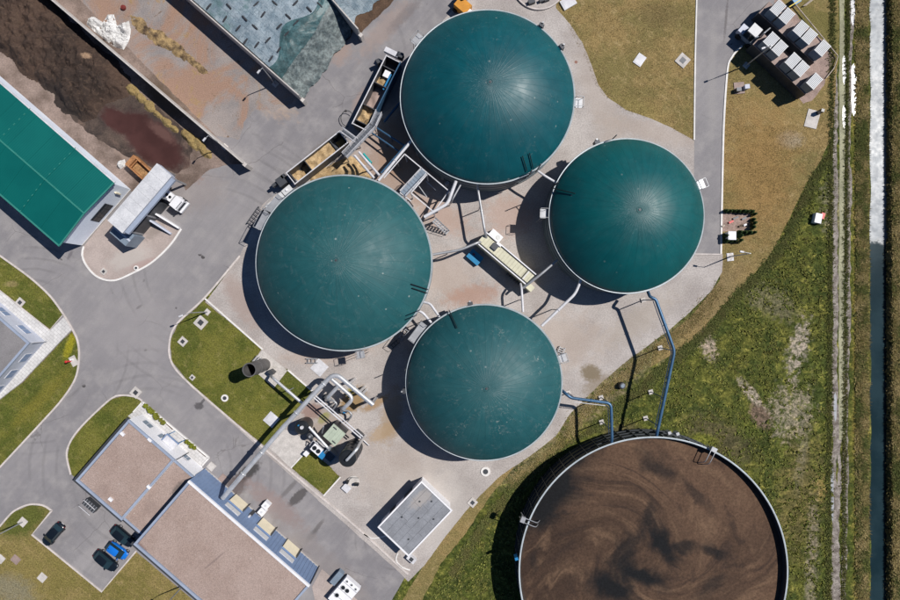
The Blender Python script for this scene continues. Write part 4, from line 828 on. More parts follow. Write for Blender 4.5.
BW2 = bunker_wall((191,0), (298.6,94.8), 3.8, 'bunker wall along the left side of the pale tarp', 12)
BW3 = bunker_wall((333,0), (358,28.5), 3.8, 'bunker wall at the top edge between two tarped clamps', 12)
def heap(name, poly, hmax, mat, label, cat, seed, edge=14., step=3.0, rough=.35, ridge=None):
    P = [Vector(p) for p in poly]; xs_ = [p.x for p in P]; ys2 = [p.y for p in P]
    def inside(x, y):
        r = False; j = len(P)-1
        for i in range(len(P)):
            if (P[i].y > y) != (P[j].y > y) and x < (P[j].x-P[i].x)*(y-P[i].y)/(P[j].y-P[i].y)+P[i].x: r = not r
            j = i
        return r
    def dist(x, y):
        q = Vector((x, y)); m = 1e9
        for i in range(len(P)):
            a, b = P[i], P[(i+1)%len(P)]; t = max(0, min(1, (q-a).dot(b-a)/max(1e-9, (b-a).length_squared))); m = min(m, (q-a-(b-a)*t).length)
        return m if inside(x, y) else -m
    x0, x1, y0, y1 = min(xs_)-step, max(xs_)+step, min(ys2)-step, max(ys2)+step; nx, ny = int((x1-x0)/step)+1, int((y1-y0)/step)+1
    Z = {}; b = MB(); idx = {}
    for j in range(ny+1):
        for i in range(nx+1):
            x, y = x0+i*step, y0+j*step; dd = dist(x, y)+edge*.25*fbm(x*.06, y*.06, seed)
            t = max(0., min(1., dd/edge)); t = t*t*(3-2*t)
            z = hmax*t*(1+.3*fbm(x*.03, y*.03, seed+4))+rough*min(1, t*2)*fbm(x*.12, y*.12, seed+9, 5)+.22*rough*min(1, t*3)*fbm(x*.55, y*.55, seed+2, 3)
            if dd > -step*1.5: idx[i,j] = len(b.v); p = W(x, y); b.v.append((p.x, p.y, max(-.08, z+.03 if dd > 0 else -.08)))
    for j in range(ny):
        for i in range(nx):
            k = [(i,j),(i+1,j),(i+1,j+1),(i,j+1)]
            if all(c in idx for c in k): b.f.append(tuple(idx[c] for c in reversed(k)))
    o = b.build(name, mat, None, True); tag(o, label, cat); return o
heap('compost_heap', [(-60,-60),(30,-60),(44,-6),(85,32),(118,62),(132,82),(128,96),(110,104),(96,116),(84,122),(66,114),(50,96),(24,74),(0,52),(-60,10)], 1.7, m_heap, 'broad dark brown compost heap filling the left bunker', 'heap', 1.0, 16, 1.0, .55)
sheet('effluent_pool', [(60,98),(90,104),(118,92),(140,94),(165,112),(186,132),(192,150),(190,166),(178,174),(160,170),(130,158),(96,138),(70,116)], .022, pool_mat(), 2.5, 2)
for i, (x, y, r) in enumerate([(124,84,4),(132,90,6),(141,98,5),(149,106,6),(158,115,4),(166,122,5),(174,129,4),(190,138,7),(198,145,7),(206,153,5)]):
    heap('straw_heap', [(x+(.76*r*1.5*math.cos(a)-.65*r*.85*math.sin(a))*(1+.45*nz(a*1.7, i*3.1)), y+(.65*r*1.5*math.cos(a)+.76*r*.85*math.sin(a))*(1+.45*nz(a*1.7, i*3.1))) for a in [k*.449 for k in range(14)]], .4, m_straw, 'low clump of yellow rotting straw along the bunker wall', 'straw', 20+i, 3, .7, .3)['group'] = 'straw clumps along the bunker wall'
o = heap('crumpled_tarp', [(88,18),(94,16),(103,22),(108,15),(114,14),(117,25),(123,24),(129,20),(131,30),(129,42),(124,51),(117,48),(109,43),(100,36),(92,30),(86,25)], .65, m_tarpwhite, 'crumpled heap of white plastic sheeting against the bunker wall', 'plastic sheet', 33.0, 4, .55, .85)
for i, (x, y, r, s) in enumerate([(180,52,20,6),(160,38,16,7),(140,25,14,6),(198,66,14,4)]):
    d = Vector((.76,.65)); n_ = Vector((-.65,.76)); q = [Vector((x,y))+(d*r*math.cos(a)+n_*s*math.sin(a))*(1+.55*nz(a*2.1, i*2.7)) for a in [k*.2618 for k in range(24)]]
    heap('silage_spill', q, .22, m_spill, ['dark silage streak in the middle of the lane between the bunker walls','tan silage streak left of the middle of the lane','dark silage streak nearest the white plastic sheeting','small tan silage streak at the lower end of the lane'][i], 'silage spill', 41+i, 6, .9, .3)['group'] = 'spilled silage streaks between the bunkers'
tag(MB().lathe([(0,0),(.36,0),(.46,.2),(.36,.42),(0,.48)], *W(124,8)[:2], 14).build('red_ball', m_rust_red, None, True), 'small red lump lying near the white plastic sheeting', 'buoy')
# tarp-covered clamps
def clamp(wall, b0, bw, a_end, slope, label, hm, gid, first=-8.):
    p0, p1, d, n_ = wall; n_ = -n_ if n_.dot(Vector((1,1,0))) < 0 else n_
    org = p1
    def z(a, b):
        f = min(1, max(0, (a_end-a)/slope)); f = f*f*(3-2*f); c = math.sin(math.pi*min(1, max(0, b/bw)))**.5
        return .06+f*(2.6+hm*c)+(.16*fbm(a*.35, b*.35, 7+gid)+.10*fbm(a*1.1, b*1.1, 2))*min(1, .25+f)
    t = thing('silage_clamp', org-d*12+n_*bw/2, label, 'silage clamp')
    def patch(name, mat, a0, a1, skew, dz, parent, jit=.3, na=60, nb=46):
        rows = []
        for i in range(na+1):
            r = []
            for j in range(nb+1):
                b = b0+(bw-b0)*j/nb; e0 = a0+skew(b); e1 = a1+skew(b)+jit*fbm(b*.5, a1, 3)
                a = e0+(e1-e0)*i/na; q = org+d*a+n_*b; r.append((q.x, q.y, z(a, b)+dz))
            rows.append(r)
        return MB().grid(rows).build(name, mat, parent, True)
    return t, patch, z, org, d, n_
def clamp2():
    t, patch, z, org, d, n_ = clamp(BW2, .32, 15.2, -1.0, 6.5, 'silage clamp under a pale blue tarp beside the long bunker wall', .9, 0)
    sk = lambda b: -.06*b+.5*math.sin(b*.7)
    patch('silage', m_silage_dark, -14, -.9, lambda b: -.06*b, -.02, t)
    patch('pale_tarp', m_tarp, -40, -6.3, sk, .08, t, 1.0, 110)
    patch('green_tarp', m_tarpgreen, -7.6, -3.2, lambda b: sk(b)+.7*math.sin(b*.55+1), .14, t, .8)
    patch('grey_tarp', m_tarpgrey, -4.6, -.5, lambda b: -.06*b-1.2*max(0, b-9)*.12, .2, t, .8)
    rd = random.Random(5); ln = []
    for k in range(60):
        a, b = -7.6-2.5*(k//6)+rd.uniform(-.5,.5), 1.3+2.45*(k%6)+rd.uniform(-.5,.5)
        q = org+d*a+n_*b; zz = z(a, b)+.14; an = math.atan2(n_.y, n_.x)+rd.choice((0,0,0,1.57))+rd.uniform(-.12,.12)
        if all((q-Vector(x)).length > 1.5 for x in ln) and 300-q.y*6/(1-zz/H) > 1:
            ln.append(q); o = bagm.copy() if ln[1:] else bagm
            if ln[1:]: COL.objects.link(o)
            o.location = (q.x, q.y, zz); o.rotation_euler.z = an
    # mound of loose brown silage at the foot
    heap('silage_pile', [(299,66),(308,62),(316,55),(322,46),(320,42),(312,46),(302,56),(296,63)], .9, m_silage_dark, 'dark brown loose silage fallen from the clamp end', 'silage', 51, 5, 1.2, .25)
bagm = MB()
for s in (0,): bagm.lathe([(0,-.6),(.13,-.56),(.17,-.2),(.17,.2),(.13,.56),(0,.6)], 0, 0, 8)
bagm.v = [(v[2], v[1], v[0]*.7) for v in bagm.v]
bagm = tag(bagm.build('gravel_bag', m_rubber, None, True, (0,0,0)), 'dark slim gravel bag weighing down the pale tarp', 'gravel bag', 'gravel bags on the tarp')
clamp2()
def clamp3():
    t, patch, z, org, d, n_ = clamp(BW3, .32, 15.0, -2.0, 4.5, 'corner of a second pale tarped silage clamp at the top edge', .9, 3)
    patch('silage', m_silage_dark, -12, -.8, lambda b: -.05*b, 0, t); patch('pale_tarp', m_tarp, -40, -2.6, lambda b: -.05*b, .08, t, .6, 90)
clamp3()

# ------------------------------------------------------------------ feeders and catwalk
def feeder(pa, pb, width, zt, label, segs, dark_end, blue):
    a, b = W(*pa, zt), W(*pb, zt); a.z = b.z = 0; d = (b-a).normalized(); n_ = Vector((-d.y, d.x, 0)); ln = (b-a).length; rot = math.atan2(d.y, d.x)   # a-b is the left (road-side) rail
    t = thing('feed_hopper', (a+b)/2+n_*width/2, label, 'feed hopper', 'feed hoppers between the tanks')
    def bx(name, s0, s1, w0, w1, z0, z1, mat, par=None):
        q = [a+d*s0+n_*w0, a+d*s1+n_*w0, a+d*s1+n_*w1, a+d*s0+n_*w1]
        return MB().hexa([(x.x,x.y,z0) for x in q], [(x.x,x.y,z1) for x in q]).build(name, mat, par or t)
    bx('floor', 0, ln, 0, width, .5, .7, m_darksteel)
    bx('side_wall', 0, ln, 0, .1, .5, zt-.1, m_darksteel); bx('side_wall', 0, ln, width-.1, width, .5, zt-.1, blue)
    bx('end_wall', 0, .1, .102, width-.102, .5, zt-.1, m_darksteel); bx('end_wall', ln-.1, ln, .102, width-.102, .5, zt-.1, m_darksteel)
    bx('top_rail', -.05, ln+.05, -.06, .1, zt-.098, zt+.05, m_whitesteel); bx('top_rail', -.05, ln+.05, width-.1, width+.06, zt-.098, zt+.05, m_whitesteel if blue is m_darksteel else m_bluepipe)
    for s in (0, ln-.14): bx('cross_rail', s, s+.14, .142, width-.142, zt-.097, zt+.04, m_whitesteel)
    for (s0, s1, zf, mat, rg) in segs:
        b_ = MB(); rows = []
        for i in range(13):
            r = []
            for j in range(9):
                s = s0+(s1-s0)*i/12; w_ = .12+(width-.24)*j/8; q = a+d*s+n_*w_; r.append((q.x, q.y, zf+rg*fbm(q.x*.8, q.y*.8, 2)+.25*rg*math.sin(j/8*3.14)))
            rows.append(r)
        b_.grid(rows).build('feed', mat, t, True)
        bx('divider', s1-.06, s1+.06, .102, width-.102, .7, zt-.35, m_darksteel)
    for k in range(5):
        for w_ in (.3, width-.3):
            x = a+d*(ln*(k+.5)/5)+n_*w_; MB().box(x.x,x.y,0,.5,.3,.3,rot).build('leg', m_darksteel, t)
    return t, a, d, n_, ln, bx
tA, aA, dA, nA, lA, bxA = feeder((386.3,55), (352,123.5), 2.55, 3.4, 'narrow upper feed hopper with patches of tan feed and a blue bar', [(.1,1.6,.9,m_darksteel,.1),(3.1,4.6,1.7,m_silage,.5),(4.6,8.6,1.1,m_controof,.35),(8.6,11.4,2.0,m_silage,.6)], True, m_bluepipe)
x = bxA('feed_cover', 1.9, 3.0, .7, 1.7, 2.2, 2.6, m_white); bxA('mixing_shaft', 2.2, 5.0, 1.75, 2.0, 2.5, 2.75, m_bluebox)
tB, aB, dB, nB, lB, bxB = feeder((339.5,131), (286,173), 2.3, 3.2, 'lower feed hopper heaped with yellow maize silage', [(.1,2.2,.9,m_darksteel,.1),(2.2,7.4,2.3,m_silage,.55),(7.4,10.6,.9,m_silage,.6)], True, m_darksteel)
bxB('auger_pit', .3, 1.6, .5, 1.5, .9, 1.2, m_straw)
q = W(391, 51.5, 3.2); b = MB(); b.beam(q-nA*-1.3-Vector((0,0,.4)), q-nA*1.1-Vector((0,0,.4)), .8, .8); b.build('drive_motor', m_whitesteel, tA)
q = W(400, 55, 3.0); MB().box(q.x,q.y,1.8,3.3,1.0,.8,-.4).build('gearbox', m_darksteel, tA)
q = W(378, 61, 2.0); MB().box(q.x,q.y,0,2.1,.7,.5,-1.0).build('control_post', m_darksteel, tA)
for (x, y, z0, z1, lx, ly) in ((281,181,.6,2.6,1.4,1.5),(276,183,1.4,2.2,1.6,.5),(283,176,1.6,2.6,.7,.6),(292,186,.4,1.4,2.6,.9)):
    q = W(x, y, z1); MB().box(q.x,q.y,z0,z1,lx,ly,.66).build('drive_unit', m_darksteel if x != 292 else m_galv, tB)
b = MB(); q = W(346.7,117.5,1.2); b.v = []; pts = [(q.x+1.05*math.cos(k*.35), q.y+1.25*math.sin(k*.35), .6+.25*math.sin(k*.3)) for k in range(2, 15)]
tag(MB().tube(pts, .06, 7).build('hose', m_black, None, True), 'black hose looped beside the joint of the feed hoppers', 'hose')
m_grate = M('dark_grating', (.10,.11,.13), .6, .15, 1, 8, .2)
def catwalk(path, wd, z, label, name='catwalk', slat=True, rails=True, mat=None):
    P = [W(*p, z) for p in path]; t = thing(name, (P[0].x, P[0].y, 0), label, 'catwalk')
    for i in range(len(P)-1):
        a, b = P[i], P[i+1]; d = (b-a).normalized(); n_ = Vector((-d.y,d.x,0)); ln = (b-a).length
        if slat:
            m = max(2, int(ln/.5))
            for k in range(m):
                c0, c1 = a+d*(ln*k/m+.02), a+d*(ln*(k+1)/m-.02); q = [c0-n_*wd/2, c1-n_*wd/2, c1+n_*wd/2, c0+n_*wd/2]
                MB().hexa([(x.x,x.y,z-.08) for x in q], [(x.x,x.y,z-.02) for x in q]).build('grating_panel', m_grate if mat is None else mat, t)
        for s in (-1, 1):
            o = n_*s*wd/2; MB().beam(a+o-Vector((0,0,.1)), b+o-Vector((0,0,.1)), .09, .2).build('stringer', m_galv, t)
            if rails:
                MB().tube([a+o+Vector((0,0,1.05)), b+o+Vector((0,0,1.05))], .05, 6).build('handrail', m_whitesteel, t); MB().tube([a+o+Vector((0,0,.55)), b+o+Vector((0,0,.55))], .035, 6).build('handrail', m_whitesteel, t)
                k = max(1, int(ln/1.6))
                for j in range(k+1):
                    x = a+o+d*ln*j/k; MB().tube([x-Vector((0,0,.1)), x+Vector((0,0,1.05))], .04, 6).build('rail_post', m_whitesteel, t)
    for x in P:
        MB().tube([(x.x,x.y,0),(x.x,x.y,z-.1)], .09, 8).build('support_post', m_galv, t)
    return t
catwalk([(379.5,112.5),(373.5,126),(345,156)], .95, 4.3, 'bent grey grating catwalk crossing over the feed hoppers')
catwalk([(342,130.5),(357,141.5)], .7, 4.0, 'short side catwalk bridging the lower hopper end')
catwalk([(424.5,171),(403,194)], 1.15, 5.4, 'wide grating bridge between the two upper left tanks', 'tank_bridge', True, True, m_unitside)
heap('silage_pile', [(308,177),(322,168),(338,161),(350,156),(358,160),(368,172),(374,180),(350,176),(330,178),(312,184)], .5, m_silage, 'yellow silage spilled on the ground between hopper and weathered tank', 'silage', 60, 5, 1.3, .25)

# ------------------------------------------------------------------ pipes
def pipe(name, pts, r, mat, label, cat='pipe', group=None, rad=.8, posts=(), pr=.09, foot=False, n=12):
    P = [W(*p) for p in pts]; t = thing(name, (P[0].x, P[0].y, 0), label, cat, group)
    MB().tube(rpath(P, rad), r, n).build('tube', mat, t, 50)
    # flanges at regular spacing
    for a, b in zip(P[:-1], P[1:]):
        L = (b-a).length; d = (b-a).normalized(); k = int(L//4.5)
        for i in range(1, k+1):
            c = a+d*(L*i/(k+1)); MB().tube([c-d*.05, c+d*.05], r*1.35, n).build('flange', mat, t)
    for (x, y, z) in posts:
        q = W(x, y, z); MB().tube([(q.x,q.y,0),(q.x,q.y,z-r*.6)], pr, 8).build('support_post', m_galv if mat is not m_bluepipe else m_bluepipe, t)
        if foot: MB().box(q.x, q.y, 0, .25, .75, .75, .3).build('footing', m_slab, t)
    return t
Z6 = 6.3
pipe('gas_pipe', [(648,292,5.2),(650,297,Z6),(655.6,299,Z6),(674.5,351,Z6),(657.5,431,Z6),(656.5,436,5.6)], .25, m_bluepipe, 'long blue gas pipe running from the glossy tank down to the slurry store', posts=[(674,351,Z6),(664,398,Z6),(656,300,Z6),(658.5,426,Z6)], foot=True)
pipe('cable_duct', [(653,301,6.0),(671.5,351.5,6.0),(655,428,6.0)], .07, m_whitesteel, 'thin pale duct running beside the long blue gas pipe', rad=.4)
pipe('gas_pipe', [(562,390.5,5.4),(566,394,Z6),(571,398,Z6),(611,403.3,Z6),(612,438,Z6),(611.5,442,5.8)], .24, m_bluepipe, 'short blue gas pipe from the dusty tank to the slurry store', posts=[(611,404,Z6),(576,399,Z6),(611.5,430,Z6)], foot=True)
pipe('cable_duct', [(574,402,5.8),(608,406,5.8),(609,434,5.8)], .06, m_whitesteel, 'thin pale duct under the short blue gas pipe', rad=.4)
ZP = 4.6
pipe('transfer_pipe', [(477,183,ZP+1),(478,190,ZP),(485,232,ZP),(487,240,3.0)], .2, m_galv, 'straight grey pipe from the top tank down to the cream container', posts=[(480,206,ZP)])
pipe('transfer_pipe', [(433,254.5,ZP),(460,250,ZP),(479,242,ZP),(481,242,3.0)], .2, m_galv, 'grey pipe from the weathered tank to the near end of the cream container', posts=[(447,252,ZP)])
pipe('transfer_pipe', [(520.5,284,3.2),(521.5,288,ZP-.4),(523,312,ZP-.4)], .19, m_whitesteel, 'pale pipe from the cream container to the dusty tank', posts=[(522,300,ZP-.4)])
pipe('transfer_pipe', [(523,288,3.6),(540,275,ZP),(557.5,260,ZP)], .2, m_galv, 'slanted grey pipe from the cream container to the glossy tank', posts=[(545,271,ZP)])
pipe('transfer_pipe', [(581,279,5.6),(579,285,5.6),(575,294,5.6),(541.6,326,5.6)], .23, m_whitesteel, 'long pale pipe linking the glossy tank with the dusty tank', posts=[(558,310,5.6)])
pipe('transfer_pipe', [(538,171,6),(545,176,6),(556,182.5,6)], .19, m_whitesteel, 'short pale pipe between the top tank and the glossy tank')
pipe('transfer_pipe', [(423.5,302,6),(430,303.5,6.2),(439.5,317,6)], .2, m_whitesteel, 'right one of two short pipes joining the weathered and dusty tanks')
pipe('transfer_pipe', [(418,310.5,6),(423,313,6.2),(431.5,323,6)], .2, m_whitesteel, 'left one of two short pipes joining the weathered and dusty tanks')
pipe('transfer_pipe', [(456,181,6.2),(447.5,204,6.2),(436.5,210,6.2),(424,217,6.2)], .27, m_whitesteel, 'bent white pipe from the top tank to the weathered tank', posts=[(450,199,6.2)])
pipe('transfer_pipe', [(461,184,5.6),(452,200,5.6),(451,203,3.5)], .15, m_galv, 'thin pipe beside the bent white pipe under the top tank')
pipe('transfer_pipe', [(412,140,5.8),(378.5,180.5,5.8)], .22, m_whitesteel, 'straight white pipe across the gap beside the tank bridge', posts=[(396,159,5.8)])
pipe('transfer_pipe', [(409,141.5,5.2),(381,173,5.2)], .16, m_bluepipe, 'blue pipe parallel to the straight white pipe', posts=[(392,160,5.2)])
pipe('conveyor_tube', [(354.5,155.5,4.2),(374,178,5.2)], .2, m_whitesteel, 'left of two white screw tubes from the catwalk to the weathered tank', posts=[(363,165,4.6)])
pipe('conveyor_tube', [(359,152,4.2),(379.5,175.5,5.2)], .2, m_whitesteel, 'right of two white screw tubes from the catwalk to the weathered tank', posts=[(369,163,4.6)])
pipe('conveyor_tube', [(363.5,153.5,4.0),(371.5,163,4.4)], .17, m_cyan, 'short turquoise tube beside the white screw tubes')
pipe('feed_pipe', [(377,128,2.6),(405,146,3.2)], .16, m_bluepipe, 'upper blue feed pipe in the shade of the top tank', posts=[(391,137,2.8)])
pipe('feed_pipe', [(372,133,2.4),(400,152,2.8)], .14, m_bluepipe, 'lower blue feed pipe in the shade of the top tank', posts=[(386,142.5,2.5)])
pipe('feed_pipe', [(402,100,1.6),(384,122,1.6)], .2, m_bluepipe, 'blue pipe hugging the shaded left side of the top tank')
def frame():
    z = 5.2; t = thing('steel_gantry', W(425,180), 'white steel frame over the gap between the two upper left tanks', 'steel frame')
    for a, b in (((404.7,154),(449,191)), ((384,178),(404.7,154)), ((411,193),(427,174.5)), ((411,193),(434,212)), ((434,212),(449,191)), ((400,192.5),(411,201))):
        MB().beam(W(*a, z), W(*b, z), .16, .16).build('beam', m_whitesteel, t)
    for a, b in (((419,186),(427,197)), ((426,181),(436,190))):
        MB().beam(W(*a, z-1.5), W(*b, z-1.5), .12, .12).build('brace', m_galv, t)
    for x in ((404.7,154),(449,191),(411,193),(434,212),(427,174.5)):
        q = W(*x, z); MB().box(q.x,q.y,0,z-.08,.16,.16,ANG).build('post', m_whitesteel, t)
    for k, x in enumerate(((418,152),(424,148),(443,176),(447,183))):
        q = W(*x, 2.0); MB().box(q.x,q.y,.0,2.0,.5,.5+.2*(k%2),ANG).build('valve_block', m_galv, t)
frame()
def stair():
    t = thing('steel_stair', W(440,226), 'small steel stair standing on the yard right of the weathered tank', 'stair')
    a, b = W(434,220,2.6), W(448,233,.2); d = (b-a); 
    for k in range(8):
        q = a+d*(k+.5)/8; MB().box(q.x,q.y,q.z-.04,q.z,.28,.8,math.atan2(d.y,d.x)).build('tread', m_galv, t)
    n_ = Vector((-d.y,d.x,0)).normalized()*.42
    for s in (-1,1):
        MB().beam(a+n_*s,b+n_*s,.06,.2).build('stringer', m_galv, t); MB().tube([a+n_*s+Vector((0,0,.95)), b+n_*s+Vector((0,0,.95))], .04, 6).build('handrail', m_galv, t)
        for f in (0, .5, .97):
            q = a+n_*s+d*f; MB().tube([q, q+Vector((0,0,.95))], .035, 6).build('rail_post', m_galv, t)
    MB().box(a.x,a.y,0,2.55,.1,.7,math.atan2(d.y,d.x)).build('support', m_galv, t)
stair()

# ------------------------------------------------------------------ cream pump container, blue box, white unit
def pump_container():
    z = 3.6; a = W(486.3, 231.5, z); a.z = 0; b = W(536.8, 274.3, z); b.z = 0; u = (b-a).normalized(); v = Vector((u.y,-u.x,0)); ln = (b-a).length; wd = 2.45
    t = thing('pump_container', (a+b)/2+v*wd/2, 'long cream container with dark roof lines in the middle of the yard', 'container')
    q = [a, b, b+v*wd, a+v*wd]; MB().prism([(x.x,x.y) for x in reversed(q)], 0, z-.1).build('body', m_creamroof, t)
    n = 18
    for i in range(n):
        s0, s1 = a+u*(ln*i/n+.02)+v*.42, a+u*(ln*(i+1)/n-.02)+v*.42; x = [s0, s1, s1+v*(wd-.84), s0+v*(wd-.84)]
        MB().prism([(k.x,k.y) for k in reversed(x)], z-.1, z-.02).build('roof_panel', m_creamroof, t)
    for off, mat, w_ in ((.1,m_white,.18),(.29,m_black,.12),(wd-.1,m_white,.18),(wd-.29,m_black,.12)):
        x0, x1 = a+v*off, b+v*off; MB().beam((x0.x,x0.y,z-.03),(x1.x,x1.y,z-.03), w_, .16).build('roof_rail', mat, t)
    for off, mat in ((ln-1.5,m_black),(ln-1.25,m_white)):
        x0, x1 = a+u*off+v*.4, a+u*off+v*(wd-.4); MB().beam((x0.x,x0.y,z+.02),(x1.x,x1.y,z+.02), .14, .1).build('roof_rail', mat, t)
    h = a+u*2.6+v*1.0; MB().box(h.x,h.y,z-.02,z+.3,1.0,1.0,ANG).build('roof_hatch', m_darksteel, t); h = h-v*.75+u*.3; MB().box(h.x,h.y,z-.02,z+.25,.9,.4,ANG).build('roof_hatch', m_white, t)
    for k in range(6):
        x = b-u*(1.0+.5*k)+v*(wd+.3); MB().cyl(x.x,x.y,.1,1.2+.3*(k%2),.16,8).build('pump_fitting', m_darksteel, t)
    x0 = W(528,286,2.0); MB().box(x0.x,x0.y,0,2.6,1.0,1.9,ANG+1.57).build('end_cabinet', m_creamroof, t)
pump_container()
q = W(475,257.2,.8); t = thing('blue_skip', (q.x,q.y,0), 'blue box standing in the shade of the cream container', 'skip')
MB().box(q.x,q.y,.1,.75,2.3,1.6,ANG).build('body', m_skipblue, t); MB().box(q.x,q.y,.75,.85,2.4,1.7,ANG).build('lid', m_skipblue, t); MB().box(q.x-.2,q.y+.5,.85,.95,.35,.25,ANG).build('lid_bracket', m_rust_red, t)
for s in (-.7,.7):
    k = q+U*s; MB().box(k.x,k.y,0,.1,.2,1.4,ANG).build('skid', m_darksteel, t)
q = W(496,235.5,1.5); t = thing('cooling_unit', (q.x,q.y,0), 'white cooling unit standing behind the cream container', 'cooling unit')
MB().box(q.x,q.y,.15,1.5,2.2,1.15,ANG).build('casing', m_white, t); MB().cyl(q.x+.35,q.y-.3,1.5,1.58,.38,18).build('fan', m_unit, t); k = q+U*-.6; MB().box(k.x,k.y,1.5,1.56,.8,.9,ANG).build('cover', m_white, t)
for s in (-.9,.9):
    k = q+U*s; MB().box(k.x,k.y,0,.15,.2,1.0,ANG).build('foot', m_darksteel, t)

# ------------------------------------------------------------------ gas cleaning plant
def gas_plant():
    z = 5.6
    t = pipe('gas_main', [(373.3,405,z),(334.7,372.5,z),(312.7,395,z),(280,430.8,z),(225,495.5,z),(222.5,498.5,z)], .38, m_silver, 'thick silver gas main bending over the plant and crossing the road to the machine hall', rad=1.4)
    for x, y in ((349.5,383.5),(359.5,392),(361.5,395),(372,403.5),(292,417.5),(312.5,394.5)):
        q = W(x, y, z); MB().tube([(q.x,q.y,0),(q.x,q.y,z-.2)], .24, 10).build('support_post', m_silver, t, True)
    pipe('gas_loop', [(331,378.5,4.6),(353.8,398.5,4.6),(343,409,4.4),(341.5,411,1.0)], .32, m_silver, 'silver pipe loop on the inner side of the gas main, longer one', rad=1.0)
    pipe('gas_loop', [(338.5,386,4.6),(327.5,398,4.4),(326,400,1.0)], .3, m_silver, 'silver pipe branch dropping to the upper blower', rad=.8)
    pipe('blower_pipe', [(326.5,400,1.6),(333.5,400.5,2.2),(337,404,2.2),(333,410,1.2)], .17, m_galv, 'curved grey outlet pipe of the upper blower', rad=.6)
    pipe('blower_pipe', [(342,410.5,1.6),(349,411,2.2),(352,415,2.2),(348.5,420,1.2)], .17, m_galv, 'curved grey outlet pipe of the lower blower', rad=.6)
    for x, y, lab in ((325.5,398,'upper dark gas blower with a blue cap under the silver pipes'),(341.5,410,'lower dark gas blower with a blue cap under the silver pipes')):
        q = W(x, y, 1.2); b = thing('gas_blower', (q.x,q.y,0), lab, 'blower', 'gas blowers'); MB().cyl(q.x,q.y,0,1.3,.55,18).build('housing', m_darksteel, b, 40); MB().box(q.x+.55,q.y-.25,.5,1.2,.8,.5,ANG).build('motor', m_silver, b); MB().cyl(q.x+.45,q.y-.35,1.2,1.35,.2,10).build('cap', m_bluebox, b)
    for k, (dx, dy) in enumerate(((0,0),(1.9,-1.7))):
        pipe('cable_tray', [(313+dx,397+dy,4.6),(361+dx,438.5+dy,4.6)], .11, m_whitesteel, ('lower' if k == 0 else 'upper')+' of two parallel white lines running through the gas plant', rad=.3, posts=[(327+dx,409+dy,4.6),(345+dx,424.5+dy,4.6)])
    pipe('gas_pipe', [(271,376,1.4),(273,378,3.4),(302.5,403.5,3.4)], .24, m_silver, 'silver pipe over the lawn from the chimney to the gas main', rad=.5, posts=[(288,391,3.4)])
    pipe('gas_pipe', [(309,427,3.4),(328,448,3.4),(329,449,1.0)], .22, m_silver, 'silver pipe beside the round black vessel', rad=.4)
    # tall black scrubber
    h = 7.6; q = W(347, 459, h); q.z = 0; b = thing('scrubber_vessel', q, 'tall black cylindrical vessel with a silver pipe across its top', 'vessel')
    MB().lathe([(1.35,0),(1.35,h-.35),(1.1,h-.08),(0,h)], q.x, q.y, 36).build('shell', m_black, b, 35)
    for z_ in (1.5,3.5,5.5): MB().ring(q.x,q.y,1.34,1.42,z_,z_+.12,36).build('hoop', m_darksteel, b)
    p = [W(347,459.5,h+.1), W(346.5,460.5,h+.5), W(357.5,448.5,h+.3), W(359.5,444,h-1.5), (W(359,446,h).x, W(359,446,h).y, .5)]
    MB().tube(rpath(p, .6), .22, 10).build('vent_pipe', m_silver, b, 50)
    h = 3.4; q = W(301.5, 428, h); q.z = 0; b = thing('filter_vessel', q, 'short round black vessel with a white fitting beside the gas main', 'vessel')
    MB().lathe([(1.15,0),(1.15,h-.3),(.9,h-.05),(0,h+.05)], q.x, q.y, 32).build('shell', m_black, b, 35); MB().cyl(q.x+.1,q.y+.1,h,h+.35,.28,14).build('fitting', m_whitesteel, b); MB().cyl(q.x-.45,q.y+.45,h-.15,h+.3,.12,10).build('fitting', m_bluebox, b)
    h = 2.8; q = W(310, 436.5, h); q.z = 0; b = thing('filter_vessel', q, 'smaller grey filter vessel between the black vessel and the fan unit', 'vessel'); MB().lathe([(.6,0),(.6,h-.2),(.3,h),(0,h)], q.x, q.y, 24).build('shell', m_darksteel, b, 35); MB().cyl(q.x,q.y,h,h+.3,.2,12).build('fitting', m_galv, b)
    # pale green container
    h = 3.2; c = W(334.3, 435, h); c.z = 0; b = thing('plant_container', c, 'square container with a pale green roof in the gas plant', 'container')
    MB().box(c.x,c.y,0,h-.06,2.55,2.65,ANG).build('body', m_darksteel, b); 
    for i in range(4):
        k = c+U*(-.96+.64*i); MB().box(k.x,k.y,h-.06,h+.02,.625,2.65,ANG).build('roof_panel', M_pg, b)
    for s, w_ in ((-.6,.9),(.7,-.9)):
        k = c+U*s+V*w_; MB().box(k.x,k.y,h+.02,h+.1,.7,.16,ANG).build('roof_handle', m_darksteel, b)
    # fan unit
    h = 2.6; c = W(316.5, 449.7, h); c.z = 0; b = thing('fan_cooler', c, 'white cooler with two black fans in the gas plant', 'cooler')
    MB().box(c.x,c.y,.5,h,1.75,1.25,ANG).build('casing', m_white, b)
    for s in (-.4,.4):
        k = c+U*s; MB().cyl(k.x,k.y,h,h+.06,.3,20).build('fan', m_black, b); MB().ring(k.x,k.y,.30,.36,h,h+.12,20).build('fan_ring', m_darksteel, b)
    for s in (-.75,.75):
        k = c+U*s; MB().box(k.x,k.y,0,.5,.15,1.1,ANG).build('foot', m_darksteel, b)
    c = W(321.5, 455.5, 2.4); MBq = thing('valve_cabinet', (c.x,c.y,0), 'bright blue cabinet next to the two-fan cooler', 'cabinet'); MB().box(c.x,c.y,0,2.3,1.0,.95,ANG).build('body', m_bluebox, MBq); MB().box(c.x,c.y,2.3,2.38,1.06,1.0,ANG).build('lid', m_bluebox, MBq)
